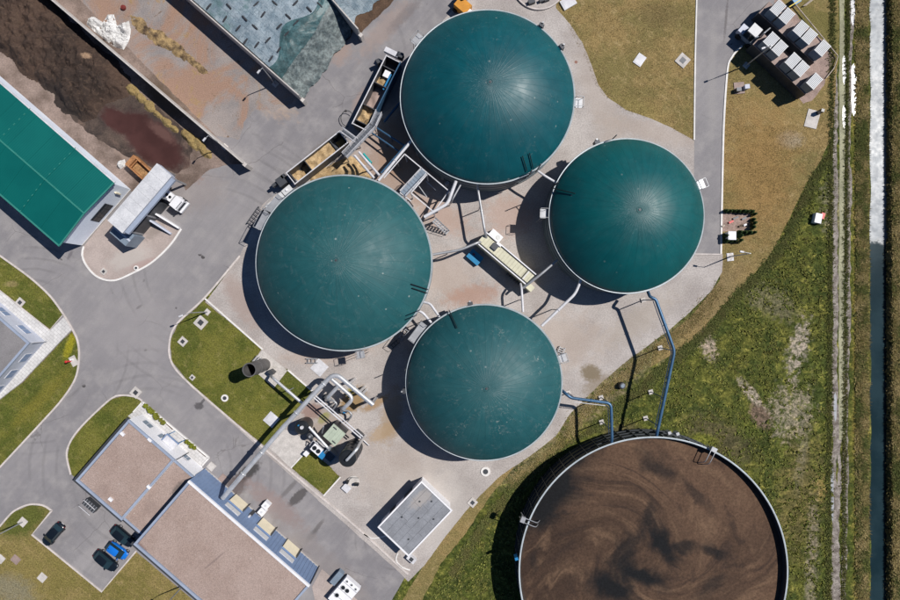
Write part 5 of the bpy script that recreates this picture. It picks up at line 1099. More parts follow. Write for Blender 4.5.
    c = W(329,456,2.2); b = thing('carbon_filter', (c.x,c.y,0), 'low dark blue tank between the blue cabinet and the tall black vessel', 'vessel'); MB().box(c.x,c.y,.2,2.2,2.0,1.5,ANG).build('body', m_unitside, b); MB().box(c.x,c.y,2.2,2.3,1.7,1.2,ANG).build('lid', m_darksteel, b)
    c = W(306,454,1.2); b = thing('meter_box', (c.x,c.y,0), 'small white box on the kerb below the cooler', 'box'); MB().box(c.x,c.y,0,1.1,.7,.7,ANG).build('body', m_white, b); MB().box(c.x,c.y,1.1,1.16,.78,.78,ANG).build('lid', m_white, b)
    pipe('cooler_pipe', [(309.5,445.5,1.5),(313,440.5,2.6),(318,444,2.6)], .08, m_whitesteel, 'thin white pipe bent over the two-fan cooler', rad=.3)
    pipe('cooler_pipe', [(322,433,2.0),(323.5,426.5,3.6)], .12, m_galv, 'short grey brace pipe beside the pale green roof', rad=.3)
    pipe('drain_pipe', [(361,438,.5),(369,445.5,.3)], .09, m_whitesteel, 'thin white drain pipe lying on the yard past the scrubber', rad=.2)
    c = W(362,426,1.4); b = thing('pump_set', (c.x,c.y,0), 'small dark pump set at the end of the parallel white lines', 'pump'); MB().box(c.x-.6,c.y-1.4,0,1.2,1.3,.7,ANG).build('motor', m_darksteel, b); MB().cyl(c.x-.2,c.y-1.7,.0,1.5,.25,12).build('housing', m_galv, b)
M_pg = M('pale_green_roof', (.40,.46,.37), .55, .08, .8, 6, .06)
gas_plant()
def chimney():
    h = 7.5; q = W(249.2, 370, h); q.z = 0; r = 1.05; t = thing('flare_stack', q, 'wide open-topped steel stack standing on the lawn', 'chimney')
    b = MB(); b.lathe([(r,0),(r,h),(r-.1,h),(r-.1,.8),(0,.8)], q.x, q.y, 40); b.build('shell', m_galv_d, t, 40)
    for z in (2.2,4.4,h-.2): MB().ring(q.x,q.y,r-.02,r+.06,z,z+.14,40).build('hoop', m_galv_d, t)
    p = q+U*1.9+V*.2; MB().box(p.x,p.y,0,1.7,.8,.6,ANG).build('burner_cabinet', m_darksteel, t); 
    for k in range(3):
        a = W(256+k*2.2, 357+k*1.2, .9); MB().beam(a-V*.9, a+V*.4, .1, .1).build('gas_train', m_galv, t)
m_galv_d = steel('weathered_steel', (.15,.145,.145), .55, .4)
chimney()
# ------------------------------------------------------------------ generator containers with louvred boxes
def gen_row(tops, end0, end1, label, wd=2.5):
    zc, zu = 2.7, 4.7; a, b = W(*end0, zc), W(*end1, zc); a.z = b.z = 0; d = (b-a).normalized(); n_ = Vector((-d.y,d.x,0)); ln = (b-a).length; rot = math.atan2(d.y, d.x)
    t = thing('generator_container', (a+b)/2, label, 'container', 'generator containers')
    q = [a-n_*wd/2, b-n_*wd/2, b+n_*wd/2, a+n_*wd/2]; MB().prism([(x.x,x.y) for x in q], .25, zc-.08).build('body', m_darksteel, t)
    m = 7
    for i in range(m):
        s0, s1 = a+d*(ln*i/m+.02), a+d*(ln*(i+1)/m-.02); x = [s0-n_*wd/2, s1-n_*wd/2, s1+n_*wd/2, s0+n_*wd/2]; MB().prism([(k.x,k.y) for k in x], zc-.08, zc).build('roof_panel', m_controof, t)
    for i in range(int(ln/1.1)):
        for s in (-1,1):
            x = a+d*(.5+1.1*i)+n_*s*(wd/2+.03); MB().box(x.x,x.y,.3,zc-.1,.12,.06,rot).build('side_rib', m_darksteel, t)
    for f in (.05,.5,.95):
        x = a+d*ln*f; MB().box(x.x,x.y,0,.25,.4,wd-.1,rot).build('skid', m_darksteel, t)
    for (px, py) in tops:
        c = W(px, py, zu); c.z = 0; al = (c-a).dot(d); c = a+d*al+n_*0
        u = MB().box(c.x,c.y,zc+.15,zu-.12,1.62,2.2,rot).build('cooler', m_unitside, t)
        for i in range(7):
            x = c+d*(-.72+.24*i); MB().box(x.x,x.y,zu-.12,zu,.15,2.26,rot).build('louvre', m_unit, u)
        for s in (-1.05,1.05):
            x = c+n_*s; MB().box(x.x,x.y,zu-.13,zu-.04,1.72,.1,rot).build('frame', m_unit, u)
        MB().box(c.x,c.y,zc+.0,zc+.15,1.3,1.6,rot).build('base', m_darksteel, u)
gen_row([(776,10),(785,18),(798.7,31),(807,39),(820,51)], (764,7), (819.5,57), 'upper of the two long dark containers carrying louvred white coolers')
gen_row([(770.7,40.7),(779,48.7),(792.7,61),(801,69),(814.7,81)], (758,38.5), (811,89), 'lower of the two long dark containers carrying louvred white coolers')
def tractor_cab():
    c = W(755.5, 30, 3.2); c.z = 0; t = thing('site_vehicle', c, 'small vehicle with a square white cab roof left of the dark containers', 'vehicle')
    MB().box(c.x,c.y,.5,1.4,2.6,1.8,ANG).build('body', m_unitside, t); MB().box(c.x,c.y,1.4,3.0,1.7,1.6,ANG,.92).build('cab', m_glass, t); MB().box(c.x,c.y,3.0,3.2,1.75,1.7,ANG).build('roof', m_unit, t)
    k = c-U*1.5; MB().box(k.x,k.y,.5,1.5,1.0,1.5,ANG).build('bonnet', m_lilac, t)
    for s in (-1.2,1.1):
        for w_ in (-.95,.95):
            x = c+U*s+V*w_; o = MB().tube([x-V*.15+Vector((0,0,.5)), x+V*.15+Vector((0,0,.5))], .5, 16).build('wheel', m_tyre, t)
tractor_cab()
pipe('rail_pipe', [(796,5,.5),(838,56,.5)], .09, m_timber, 'long thin pale rail lying on the grass beside the dark containers', 'rail', rad=.1)
pipe('rail_pipe', [(838,56,.4),(834,68,.3),(826,78,.2)], .09, m_timber, 'short bent rail at the track edge beyond the containers', 'rail', rad=.3)
pipe('exhaust_pipe', [(770,28,3.4),(764,33,4.4),(761,37,2.8)], .12, m_galv, 'small bent grey exhaust pipe between the white cab and the containers', rad=.4)
def loader_boom():
    q = W(797, 2); t = thing('yellow_barrier', q, 'yellow arm cut by the top edge above the dark containers', 'barrier')
    MB().beam(W(789,7,1.2), W(800,0,1.3), .16, .2).build('arm', m_yellow, t); MB().beam(W(800,0,1.3), W(812,-8,1.3), .16, .2).build('arm', m_yellow, t)
    x = W(796,1,.8); MB().box(x.x,x.y,0,1.1,1.2,1.0,.6).build('motor_box', m_bluepipe, t)
    for k in range(3): MB().beam(W(803+k*1.2,6-k*.2,.35), W(812+k*1.2,-1-k*.2,.35), .12, .1).build('slat', m_timber, t)
loader_boom()

# ------------------------------------------------------------------ vehicles
def car_proto(name, label, paint, L=4.4, Wd=1.8):
    t = local(name, label, 'car', 'parked cars'); hw = Wd/2
    st = [(-L/2,.62,.45,.62),(-L/2+.12,.80,.30,.80),(-L/2+.5,.93,.24,.90),(-1.2,.99,.22,.96),(0,1.0,.22,.97),(1.0,.99,.22,.95),(L/2-.75,.95,.24,.84),(L/2-.25,.82,.28,.72),(L/2-.03,.60,.36,.60)]
    rows = []
    for x, k, zb, zs in st:
        w_ = hw*k; rows.append([(x,-w_*.9,zb),(x,-w_,zb+.18),(x,-w_,zs-.16),(x,-w_*.93,zs-.02),(x,-w_*.55,zs+.05),(x,0,zs+.07),(x,w_*.55,zs+.05),(x,w_*.93,zs-.02),(x,w_,zs-.16),(x,w_,zb+.18),(x,w_*.9,zb)])
    b = MB().grid(rows); n = len(rows[0]); b.f += [tuple(range(n)), tuple(reversed(range((len(rows)-1)*n, len(rows)*n)))]; b.f += [((i+1)*n, i*n, i*n+n-1, (i+1)*n+n-1) for i in range(len(rows)-1)]
    b.build('body', paint, t, 50)
    gx = [(-1.85,.94,-1.45),( -1.25,1.40,-1.05),(.35,1.42,.2),(1.05,.95,.9)]
    lo, hi = hw*.86, hw*.66
    def pane(nm, p, mat): 
        q = [Vector(x) for x in p]; c = sum(q, Vector())/4; b = MB(); nn = (q[1]-q[0]).cross(q[2]-q[0]).normalized()*.02; b.hexa([x-nn for x in q],[x+nn for x in q]); return b.build(nm, mat, t)
    pane('rear_window', [(-1.9,-lo,.95),(-1.9,lo,.95),(-1.3,hi,1.42),(-1.3,-hi,1.42)], m_carglass); pane('windscreen', [(1.2,lo,.95),(1.2,-lo,.95),(.35,-hi,1.44),(.35,hi,1.44)], m_carglass)
    for s in (-1,1): pane('side_window', [(-1.86,s*lo,.95),(1.14,s*lo,.95),(.33,s*hi,1.43),(-1.28,s*hi,1.43)], m_carglass)
    rr = []
    for x, z in ((-1.42,1.40),(-1.2,1.455),(-.5,1.49),(.15,1.48),(.42,1.43)):
        rr.append([(x,-hi-.04,z-.03),(x,-hi*.7,z+.01),(x,0,z+.03),(x,hi*.7,z+.01),(x,hi+.04,z-.03)])
    MB().grid(rr).build('roof', paint, t, True)
    for x in (-1.35,1.35):
        for s in (-1,1):
            w_ = MB().tube([(x,s*(hw-.2),.32),(x,s*(hw+.005),.32)], .32, 18).build('wheel', m_tyre, t); MB().tube([(x,s*(hw-.02),.32),(x,s*(hw+.015),.32)], .2, 12).build('rim', m_galv, w_)
    for s in (-1,1):
        MB().box(.85,s*(hw+.09),.93,1.07,.16,.22).build('mirror', paint, t); MB().box(L/2-.30,s*hw*.64,.58,.72,.26,.24,s*-.35).build('headlight', m_lamp, t); MB().box(-L/2+.15,s*hw*.68,.62,.80,.14,.28,s*.3).build('tail_light', m_tail, t)
    MB().box(.62,0,1.02,1.06,.5,1.0).build('dashboard', m_black, t); MB().box(-1.25,.0,1.46,1.6,.16,.05).build('aerial', m_black, t)
    MB().box(-L/2+.02,0,.42,.52,.06,.5).build('number_plate', m_white, t); MB().box(L/2-.06,0,.38,.46,.06,.5).build('number_plate', m_white, t)
    return t
c1 = car_proto('parked_car', 'dark car parked alone at the far side of the car park', m_car_dark, 4.5)
c1.location = W(53, 534.5, .7); c1.location.z = 0; c1.rotation_euler.z = R(49-180)
for px, py, lab, an in ((105.5,561,'dark car parked nearest the kerb corner, left of the blue car',-40),(122.5,536.5,'dark car half hidden under the eave of the machine hall',-41)):
    o = copy_tree(c1); o['label'] = lab; o.location = W(px, py, .7); o.location.z = 0; o.rotation_euler.z = R(an)
cb = car_proto('parked_car', 'bright blue car parked between two dark cars', m_car_blue, 3.7, 1.68); cb.location = W(117.3, 551, .7); cb.location.z = 0; cb.rotation_euler.z = R(-36)
def loader():
    c = W(171, 198, 2.0); c.z = 0; an = R(-40); d = Vector((math.cos(an), math.sin(an), 0)); n_ = Vector((-d.y, d.x, 0))
    t = thing('wheel_loader', c, 'white truck with a dark windscreen backed under the white canopy', 'truck')
    def bx(nm, s, w_, z0, z1, lx, ly, mat, top=1.0, par=None): x = c+d*s+n_*w_; return MB().box(x.x,x.y,z0,z1,lx,ly,an,top).build(nm, mat, par or t)
    bx('chassis', -1.4, 0, .6, .95, 5.0, 1.1, m_darksteel); bx('cab', 1.35, 0, .6, 2.3, 1.5, 2.1, m_white, .93); bx('cab_roof', 1.2, 0, 2.3, 2.45, 1.2, 1.9, m_white); 
    x = c+d*2.13; MB().hexa([x-n_*.85+Vector((0,0,1.45)), x+n_*.85+Vector((0,0,1.45)), x+n_*.85+Vector((0,0,1.45))+d*.05, x-n_*.85+Vector((0,0,1.45))+d*.05], [x-n_*.75-d*.28+Vector((0,0,2.35)), x+n_*.75-d*.28+Vector((0,0,2.35)), x+n_*.75-d*.2+Vector((0,0,2.35)), x-n_*.75-d*.2+Vector((0,0,2.35))]).build('windscreen', m_glass, t)
    bx('bumper', 2.2, 0, .4, .9, .3, 2.1, m_white); bx('tank_frame', -.6, 0, .95, 1.9, 1.5, 1.3, m_white)
    for k in (-.32,.32): x = c+d*(-.6+k); MB().cyl(x.x,x.y,1.9,1.98,.24,14).build('filler_lid', m_black, t)
    bx('load_box', -2.7, 0, .95, 2.0, 2.4, 1.9, m_timber)
    for s in (1.3, -2.2, -3.2):
        for w_ in (-.95,.95):
            x = c+d*s+n_*w_; wh = MB().tube([x-n_*.16+Vector((0,0,.5)), x+n_*.16+Vector((0,0,.5))], .5, 18).build('wheel', m_tyre, t); MB().tube([x-n_*.175+Vector((0,0,.5)), x+n_*.175+Vector((0,0,.5))], .25, 12).build('rim', m_galv, wh)
    for s in (-1,1): bx('mirror', 2.0, s*1.2, 1.6, 2.0, .1, .25, m_black)
loader()
def skip():
    z = 1.7; a = W(133.3, 154.5, z); b = W(124.8, 163.8, z); a.z = b.z = 0; v = (a-b).normalized(); u = Vector((v.y,-v.x,0)); wd = (a-b).length; ln = 5.2; t = thing('open_skip', (a+b)/2+u*ln/2, 'rusty orange-brown open skip half under the white canopy', 'skip')
    def bx(nm, s0, s1, w0, w1, z0, z1, mat):
        q = [b+u*s0+v*w0, b+u*s1+v*w0, b+u*s1+v*w1, b+u*s0+v*w1]; MB().hexa([(x.x,x.y,z0) for x in q],[(x.x,x.y,z1) for x in q]).build(nm, mat, t)
    bx('floor', 0, ln, 0, wd, .15, .3, m_rust); bx('side_wall', 0, ln, 0, .16, .3, z, m_rust); bx('side_wall', 0, ln, wd-.22, wd, .3, z, m_rust); bx('end_wall', 0, .75, .162, wd-.222, .3, z-.02, m_rust); bx('end_wall', ln-.15, ln, .162, wd-.222, .3, z-.02, m_rust)
    bx('load', .76, ln-.16, .18, wd-.24, .3, .9, m_timber_b); bx('cross_bar', .95, 1.1, .2, wd-.25, z-.25, z-.1, m_rust)
    for w_ in (.2, wd-.5): bx('skid', 0, ln, w_, w_+.3, 0, .15, m_darksteel)
m_timber_b = M('brown_scrap', (.30,.17,.075), .9, .3, 2, 8, .3)
skip()
o = heap('bulk_bag', [(118,162),(122,159.5),(125,158.5),(126,162),(124.5,166.5),(120.5,169),(117.5,166)], .9, m_tarpwhite, 'white bulk bag beside the rusty skip', 'bulk bag', 71, 2.5, .5, .35)
def orange_machine():
    c = W(463,4,2.2); c.z = 0; t = thing('orange_machine', c, 'orange machine peeking from the top edge behind the top tank', 'machine')
    MB().box(c.x,c.y,.4,2.0,2.4,1.8,ANG).build('body', m_orange, t); k = c+U*1.6-V*.2; MB().box(k.x,k.y,.4,1.7,1.7,1.2,ANG).build('cover', m_white, t); k = c-U*1.0+V*1.2; MB().box(k.x,k.y,.6,2.6,1.2,1.2,ANG).build('cab', m_glass, t)
    for s in (-.9,.9):
        x = c+U*s-V*1.0; MB().tube([x-V*.15+Vector((0,0,.45)), x+V*.15+Vector((0,0,.45))], .45, 14).build('wheel', m_tyre, t)
orange_machine()

# ------------------------------------------------------------------ lamp posts
def lamp_post(px, py, h, label, adir, al=1.2):
    p = W(px, py); t = thing('lamp_post', p, label, 'lamp post', 'yard lamp posts'); d = Vector((math.cos(R(adir)), math.sin(R(adir)), 0))
    MB().lathe([(.11,0),(.10,h*.4),(.06,h),(0,h)], p.x, p.y, 10).build('pole', m_galv, t, True)
    MB().tube([p+Vector((0,0,h-.05)), p+d*al+Vector((0,0,h+.12))], .045, 7).build('arm', m_galv, t); e = p+d*(al+.25); MB().box(e.x,e.y,h+.08,h+.22,.7,.3,R(adir),.8).build('lamp_head', m_whitesteel, t)
    MB().box(p.x,p.y,0,.14,.9,.9,ANG).build('base', m_slab, t)
lamp_post(730.5,256.5,6.7,'lamp post on a white base beside the end of the service road',170)
lamp_post(746,65.5,8,'lamp post next to the dark containers with louvred coolers',200)
lamp_post(225,147,7,'lamp post on the bunker wall beside the effluent pool',230,.6); lamp_post(275.5,84,7,'lamp post on the bunker wall end of the pale tarp',230,.6)
lamp_post(207.5,312,6.8,'lamp post at the top corner of the chimney lawn',200); lamp_post(23,522,7,'lamp post on the lawn left of the car park',210); lamp_post(184,585,6.5,'lamp post behind the machine hall at the bottom edge',215)
# ------------------------------------------------------------------ slabs, covers and cabinets
def cover(px, py, s, label, style, group='shaft covers in the lawns', rot=ANG, r=.26, cat='shaft cover'):
    p = W(px, py); t = thing('shaft_cover', p, label, cat, group)
    if style == 'round':
        MB().cyl(p.x,p.y,.0,.16,s/2,20).build('collar', m_kerb_white, t); MB().cyl(p.x,p.y,.16,.2,s*.27,16).build('lid', m_darksteel, t)
    else:
        MB().box(p.x,p.y,.0,.14,s,s,rot).build('collar', m_slab, t); MB().box(p.x,p.y,.14,.18,s*.45,s*.45,rot).build('lid', m_darksteel, t)
for x, y, s, st, lab in [(201,322.5,1.8,'sq','larger square shaft cover near the top of the chimney lawn'),(183,341.5,1.3,'sq','square shaft cover at the left curve of the chimney lawn'),(192.5,377.5,.8,'sq','smallest shaft cover at the lower left of the chimney lawn'),(225,398,1.2,'round','round shaft cover below the steel stack on the lawn'),
        (20.5,302.5,1.3,'sq','square shaft cover on the lawn strip by the gatehouse paving'),(682.5,60.5,1.9,'sq','square slab with a round lid left of the service road'),(485.5,471.5,1.6,'round','round shaft cover on the yard below the dusty tank'),(472.5,502.5,1.3,'sq','square shaft cover at the yard edge right of the grey roof'),
        (104,271.5,.95,'sq','dark square drain on the concrete island'),(136.5,268,.8,'round','round manhole on the concrete island'),(136,392.5,1.5,'sq','grated drain in the road above the office terrace')]:
    cover(x, y, s, lab, st)
def slab(px, py, lx, ly, label, mat=None, h=.12, rot=ANG, lid=None, cat='slab', legs=False):
    p = W(px, py); t = thing('concrete_slab', p, label, cat); MB().box(p.x,p.y,0,h,lx,ly,rot).build('slab', mat or m_slab, t)
    if lid: MB().box(p.x+lid[0],p.y+lid[1],h,h+lid[4],lid[2],lid[3],rot).build('cabinet' if lid[4] > .3 else 'hatch', lid[5], t)
    else: MB().box(p.x,p.y,h,h+.03,lx*.82,ly*.82,rot).build('hatch', mat or m_slab, t)
slab(319.5,367.5,2.2,2.2,'pale square hatch on the yard below the weathered tank',m_whitesteel); slab(271.5,419.5,2.0,2.0,'pale square hatch on the lawn beside the gas main',m_whitesteel); slab(639.5,60,1.9,1.5,'tilted white slab on the dry lawn right of the top tank',m_whitesteel,.15,R(55))
slab(568,3,2.4,1.7,'white slab at the top edge beside the round pad',m_whitesteel,.3,R(30)); slab(739,88,1.7,1.9,'beige slab with a dark box and a blue cabinet on the dry lawn',m_controof,.12,R(5),(-.4,-.5,.8,.6,.8,m_darksteel)); slab(812,119,2.1,3.0,'pale slab with a dark post below the containers',None,.12,R(-15),(.9,1.0,.5,.5,1.4,m_black))
q = W(747,86.5,.8); t = thing('small_cabinet', (q.x,q.y,0), 'small pale blue cabinet beside the beige slab', 'cabinet'); MB().box(q.x,q.y,0,.9,.7,.6,.1).build('body', m_lilac, t); MB().box(q.x,q.y,.9,.96,.8,.7,.1).build('lid', m_lilac, t)
slab(730,257,1.1,1.3,'white footing of the lamp post beside the road end',m_whitesteel,.10,R(5)); slab(210,520,.1,.1,'tiny concrete stub beside the machine hall wall') if False else None
slab(42.5,577.5,1.3,1.3,'small pale slab alone on the yellow lawn'); slab(1,559,1.2,1.2,'pale slab at the left edge of the patchy lawn'); slab(16,559.5,1.4,1.2,'stone slab with a brown tuft on the patchy lawn',m_controof)
slab(211.5,466.5,1.2,1.2,'square pale slab at the corner of the office terrace'); slab(224,479.5,1.6,1.3,'larger pale slab at the foot of the blue wall',m_controof); slab(23,522,1.3,1.3,'base slab of the lamp post left of the car park')
def white_tanks():
    for k, (x, y) in enumerate(((265.5,506),(261.5,512.5))):
        q = W(x, y, 1.3); t = thing('white_tank', (q.x,q.y,0), ('upper' if k == 0 else 'lower')+' of two white cube tanks standing before the blue wall', 'tank', 'white cube tanks')
        MB().box(q.x,q.y,.15,1.25,1.1,1.05,ANG).build('body', m_white, t); MB().cyl(q.x,q.y,1.25,1.33,.2,12).build('lid', m_unit, t); MB().box(q.x,q.y,0,.15,1.15,1.1,ANG).build('pallet', m_timber, t)
white_tanks()
def fittings(px, py, label):
    p = W(px, py); t = thing('valve_shaft', p, label, 'valve shaft'); MB().cyl(p.x,p.y,0,.14,1.0,24).build('slab', m_slab, t)
    for dx, dy, h in ((-.9,.1,1.1),(.4,-.3,.9),(.75,-.35,.8)): MB().cyl(p.x+dx,p.y+dy,.1,h,.24,12).build('valve', m_black, t)
    MB().tube(rpath([(p.x-.9,p.y+.1,1.1),(p.x-.3,p.y+.9,.9),(p.x+.9,p.y+.7,.4)], .4), .05, 6).build('hose', m_black, t); k = p+U*-.2-V*1.5; MB().box(k.x,k.y,0,.5,1.3,1.1,ANG).build('hatch', m_whitesteel, t)
fittings(353.5,481.5,'round slab with black valves and a white hatch on the yard')
q = W(622.5,386,1.0); t = thing('round_barrel', (q.x,q.y,0), 'dark round barrel on the weedy edge near the blue pipes', 'barrel'); MB().lathe([(0,0),(.5,0),(.62,.5),(.5,1.0),(.42,1.05),(0,1.05)], q.x, q.y, 20).build('body', m_darksteel, t, True); MB().cyl(q.x,q.y,1.05,1.1,.3,14).build('lid', m_unitside, t)
# round pad at the top edge
q = W(539,-16); t = thing('round_pad', (q.x,q.y,0), 'round concrete pad with machine parts cut by the top edge', 'pad'); MB().cyl(q.x,q.y,0,.22,4.35,48).build('slab', m_yard, t, 30); MB().ring(q.x,q.y,4.2,4.42,.0,.34,48).build('ring', m_kerb, t)
for x, y, s in ((541,2,.8),(546,1,.9),(531,3.5,1.1)): k = W(x,y); MB().box(k.x,k.y,.22,.5+s*.4,s,s*.6,.3).build('machine_part', m_darksteel, t)
# hydrant and tall white box
q = W(71,361); t = thing('fire_hydrant', q, 'red hydrant with a white head on a small pad by the road', 'hydrant'); MB().lathe([(.16,0),(.15,1.2),(.2,1.25),(.2,1.4),(0,1.5)], q.x, q.y, 12).build('post', m_red, t, 40); MB().box(q.x+.3,q.y+.25,.1,.6,.3,.25,.4).build('head', m_white, t); MB().box(q.x+.5,q.y,0,.12,1.1,1.7,.5).build('pad', m_slab, t)
q = W(732.3,235.5,1.6); t = thing('white_shed', (q.x,q.y,0), 'small white box among the conifers beside the service road', 'cabinet'); MB().box(q.x,q.y,0,1.5,1.15,1.25,0).build('body', m_white, t); MB().box(q.x,q.y,1.5,1.6,1.3,1.4,0).build('roof', m_white, t)
sheet('gravel_plot', [(722.5,211.5),(750,213.5),(750,230),(735,231),(722.5,231.5)], .03, m_soil, .5, 3)
for x, y, s, m in ((730.5,222,.8,m_red),(735,218,.9,m_darksteel),(743.5,218.5,.8,m_darksteel),(740,226,.6,m_bark),(744.5,225,.5,m_white),(722.8,226,.5,m_timber)):
    q = W(x, y); o = MB().box(q.x,q.y,.03,.3,s,.3,R(25)); 
    tag(o.build('scrap_piece', m), {m_red:'red scrap piece on the gravel plot', m_bark:'brown scrap piece on the gravel plot', m_white:'white scrap piece on the gravel plot', m_timber:'pale timber scrap at the plot edge by the kerb'}.get(m, 'dark scrap piece on the gravel plot, '+('nearer the road' if x < 740 else 'nearer the hedge corner')), 'scrap')
def rubbish():
    q = W(819,218,1.0); t = thing('painted_board', (q.x,q.y,0), 'white and red box lying in the green meadow near the track', 'box'); MB().box(q.x,q.y,0,.9,1.1,1.6,-.2).build('body', m_white, t); MB().box(q.x+.8,q.y+.4,0,.8,.6,1.0,-.3).build('panel', m_red, t); MB().box(q.x+.2,q.y-.7,0,.8,.6,.4,-.2).build('panel', m_darksteel, t)
rubbish()
for x, y, lab in ((632,505,'x'),):
    pass
# spare racks on the ground beside the tanks
def rack(px, py, lx, ly, rot, label, mat=None):
    q = W(px, py); t = thing('pipe_rack', q, label, 'rack'); mat = mat or m_galv; d = Vector((math.cos(rot), math.sin(rot), 0)); n_ = Vector((-d.y,d.x,0))
    for s in (-1,1): MB().beam(q+n_*s*ly/2+d*-lx/2+Vector((0,0,.5)), q+n_*s*ly/2+d*lx/2+Vector((0,0,.5)), .12, .12).build('rail', mat, t)
    k = max(3, int(lx/.5))
    for i in range(k):
        c = q+d*(-lx/2+lx*(i+.5)/k); MB().beam(c-n_*ly/2+Vector((0,0,.42)), c+n_*ly/2+Vector((0,0,.42)), .1, .08).build('rung', mat, t)
    for s in (-1,1):
        for e in (-1,1):
            c = q+n_*s*ly/2+d*e*(lx/2-.05); MB().box(c.x,c.y,0,.44,.1,.1,rot).build('foot', mat, t)
rack(256,217,3.4,1.0,R(55),'dark ladder rack on the asphalt left of the weathered tank',m_darksteel); rack(312.5,360.5,1.9,.7,R(0),'small rack on the yard under the weathered tank'); rack(404,334,2.2,.6,R(50),'narrow rack standing between the weathered and dusty tanks')
rack(395,344,1.6,.6,R(40),'short rack in the gap left of the dusty tank',m_darksteel); rack(561,350,1.1,.9,R(70),'small square rack at the right rim foot of the dusty tank')
for i, (px, py) in enumerate(((305.5,430),(0,0))[:1]): pass
# control cabinets at the weathered tank's upper left
for x, y, s, lab in ((287,190,1.6,'upper grey control cabinet on the rim side of the weathered tank'),(279,197,1.4,'middle grey control cabinet on the rim side of the weathered tank'),(270,206,1.3,'lower grey control cabinet on the rim side of the weathered tank')):
    q = W(x, y, 2.2); t = thing('control_cabinet', (q.x,q.y,0), lab, 'cabinet', 'control cabinets'); MB().box(q.x,q.y,0,2.1,s,.9,R(40)).build('body', m_fascia, t); MB().box(q.x,q.y,2.1,2.2,s+.1,1.0,R(40)).build('roof', m_unit, t); MB().cyl(q.x,q.y,2.2,2.4,.22,12).build('vent', m_white, t)
for x, y, lab in ((348,590,'left'),(360,597,'right')): pass
def hall_cooler():
    c = W(344,594,1.6); c.z = 0; t = thing('roof_cooler', c, 'white cooler bank with round fans at the end of the machine hall', 'cooler')
    MB().box(c.x,c.y,.4,1.6,3.0,4.6,ANG).build('casing', m_white, t)
    for i, j, r_ in ((-.8,.7,.34),(.05,.75,.34),(-.95,1.9,.15),(.0,1.95,.15),(.95,1.85,.15),(-.75,-.9,.34)):
        k = c+U*i+V*j; MB().cyl(k.x,k.y,1.6,1.66,r_,16).build('fan', m_black, t); MB().ring(k.x,k.y,r_,r_+.07,1.6,1.72,18).build('fan_ring', m_unit, t)
    for j in (1.5, .2, -1.0):
        k = c+V*j; MB().box(k.x,k.y,1.602,1.65,2.9,.06,ANG).build('seam', m_galv, t)
    k = c-U*2.5+V*.9; MB().box(k.x,k.y,.0,1.2,1.0,2.4,ANG).build('inverter', m_unitside, t)
    for s in (-1.3,1.3): k = c+U*s; MB().box(k.x,k.y,0,.4,.2,4.4,ANG).build('foot', m_darksteel, t)
    sheet('cooler_pad', [(312,587),(322,569),(362,604),(340,626),(316,606)], .03, m_island, 0, 5)
hall_cooler()

# ------------------------------------------------------------------ weeds, rough grass, reeds: nobody could count them
def inside_np(x, y, poly):
    r = np.zeros(len(x), bool); j = len(poly)-1
    for i in range(len(poly)):
        xi, yi = poly[i]; xj, yj = poly[j]
        if yi != yj: r ^= ((yi > y) != (yj > y)) & (x < (xj-xi)*(y-yi)/(yj-yi)+xi)
        j = i
    return r
def vnoise(x, y, s, seed):
    g_ = np.random.default_rng(seed).random((256,256)); x = x*s; y = y*s; xi = np.floor(x).astype(int); yi = np.floor(y).astype(int); fx = x-xi; fy = y-yi; fx = fx*fx*(3-2*fx); fy = fy*fy*(3-2*fy)
    a = g_[xi%256, yi%256]; b = g_[(xi+1)%256, yi%256]; c = g_[xi%256, (yi+1)%256]; d = g_[(xi+1)%256, (yi+1)%256]
    return (a*(1-fx)+b*fx)*(1-fy)+(c*(1-fx)+d*fx)*fy
def tufts(name, X, Y, hmin, hmax, mat, blades=5, wd=.07, spread=.55):
    n = len(X); k = (np.array(X)-450)/6; m = (300-np.array(Y))/6; hh = rng.uniform(hmin, hmax, n)
    zg = np.array([canal_z(x) for x in X]); V_ = np.zeros((n, blades, 3, 3)); base_a = rng.uniform(0, 6.283, n)
    for b in range(blades):
        a = base_a+6.283*b/blades+rng.uniform(-.4,.4,n); s = hh*rng.uniform(.3, 1, n)*spread; px_ = -np.sin(a)*wd*(.6+hh); py_ = np.cos(a)*wd*(.6+hh)
        ox, oy = rng.uniform(-.12,.12,n), rng.uniform(-.12,.12,n)
        V_[:,b,0] = np.stack([k+ox+px_, m+oy+py_, zg-.02], 1); V_[:,b,1] = np.stack([k+ox-px_, m+oy-py_, zg-.02], 1); V_[:,b,2] = np.stack([k+ox+np.cos(a)*s, m+oy+np.sin(a)*s, zg+hh*rng.uniform(.5,1,n)], 1)
    verts = V_.reshape(-1,3); nt = n*blades; me = bpy.data.meshes.new(name); me.vertices.add(len(verts)); me.vertices.foreach_set('co', verts.astype(np.float32).ravel())
    me.loops.add(nt*3); me.loops.foreach_set('vertex_index', np.arange(nt*3, dtype=np.int32)); me.polygons.add(nt); me.polygons.foreach_set('loop_start', np.arange(0, nt*3, 3, dtype=np.int32)); me.polygons.foreach_set('loop_total', np.full(nt, 3, np.int32))
    me.update(calc_edges=True); me.materials.append(mat); o = bpy.data.objects.new(name, me); COL.objects.link(o); o['kind'] = 'stuff'; return o
MEADOW = [(836,120),(826,158),(812,180),(796,213),(783,240),(770,261),(756,276),(739,292),(704,333),(680,352),(640,386),(610,412),(575,440),(545,462),(510,490),(486,520),(465,545),(440,580),(425,610),(870,610),(870,-10),(836,-10)]
m_weed = grass_mat('broad_weed_leaves', ((.10,.14,.028),(.30,.30,.085),(.19,.185,.05)))
def in_store(x, y): return (x-641)**2+(y-555)**2 < 131**2
N = 70000; x = rng.uniform(420,870,N); y = rng.uniform(-10,610,N)
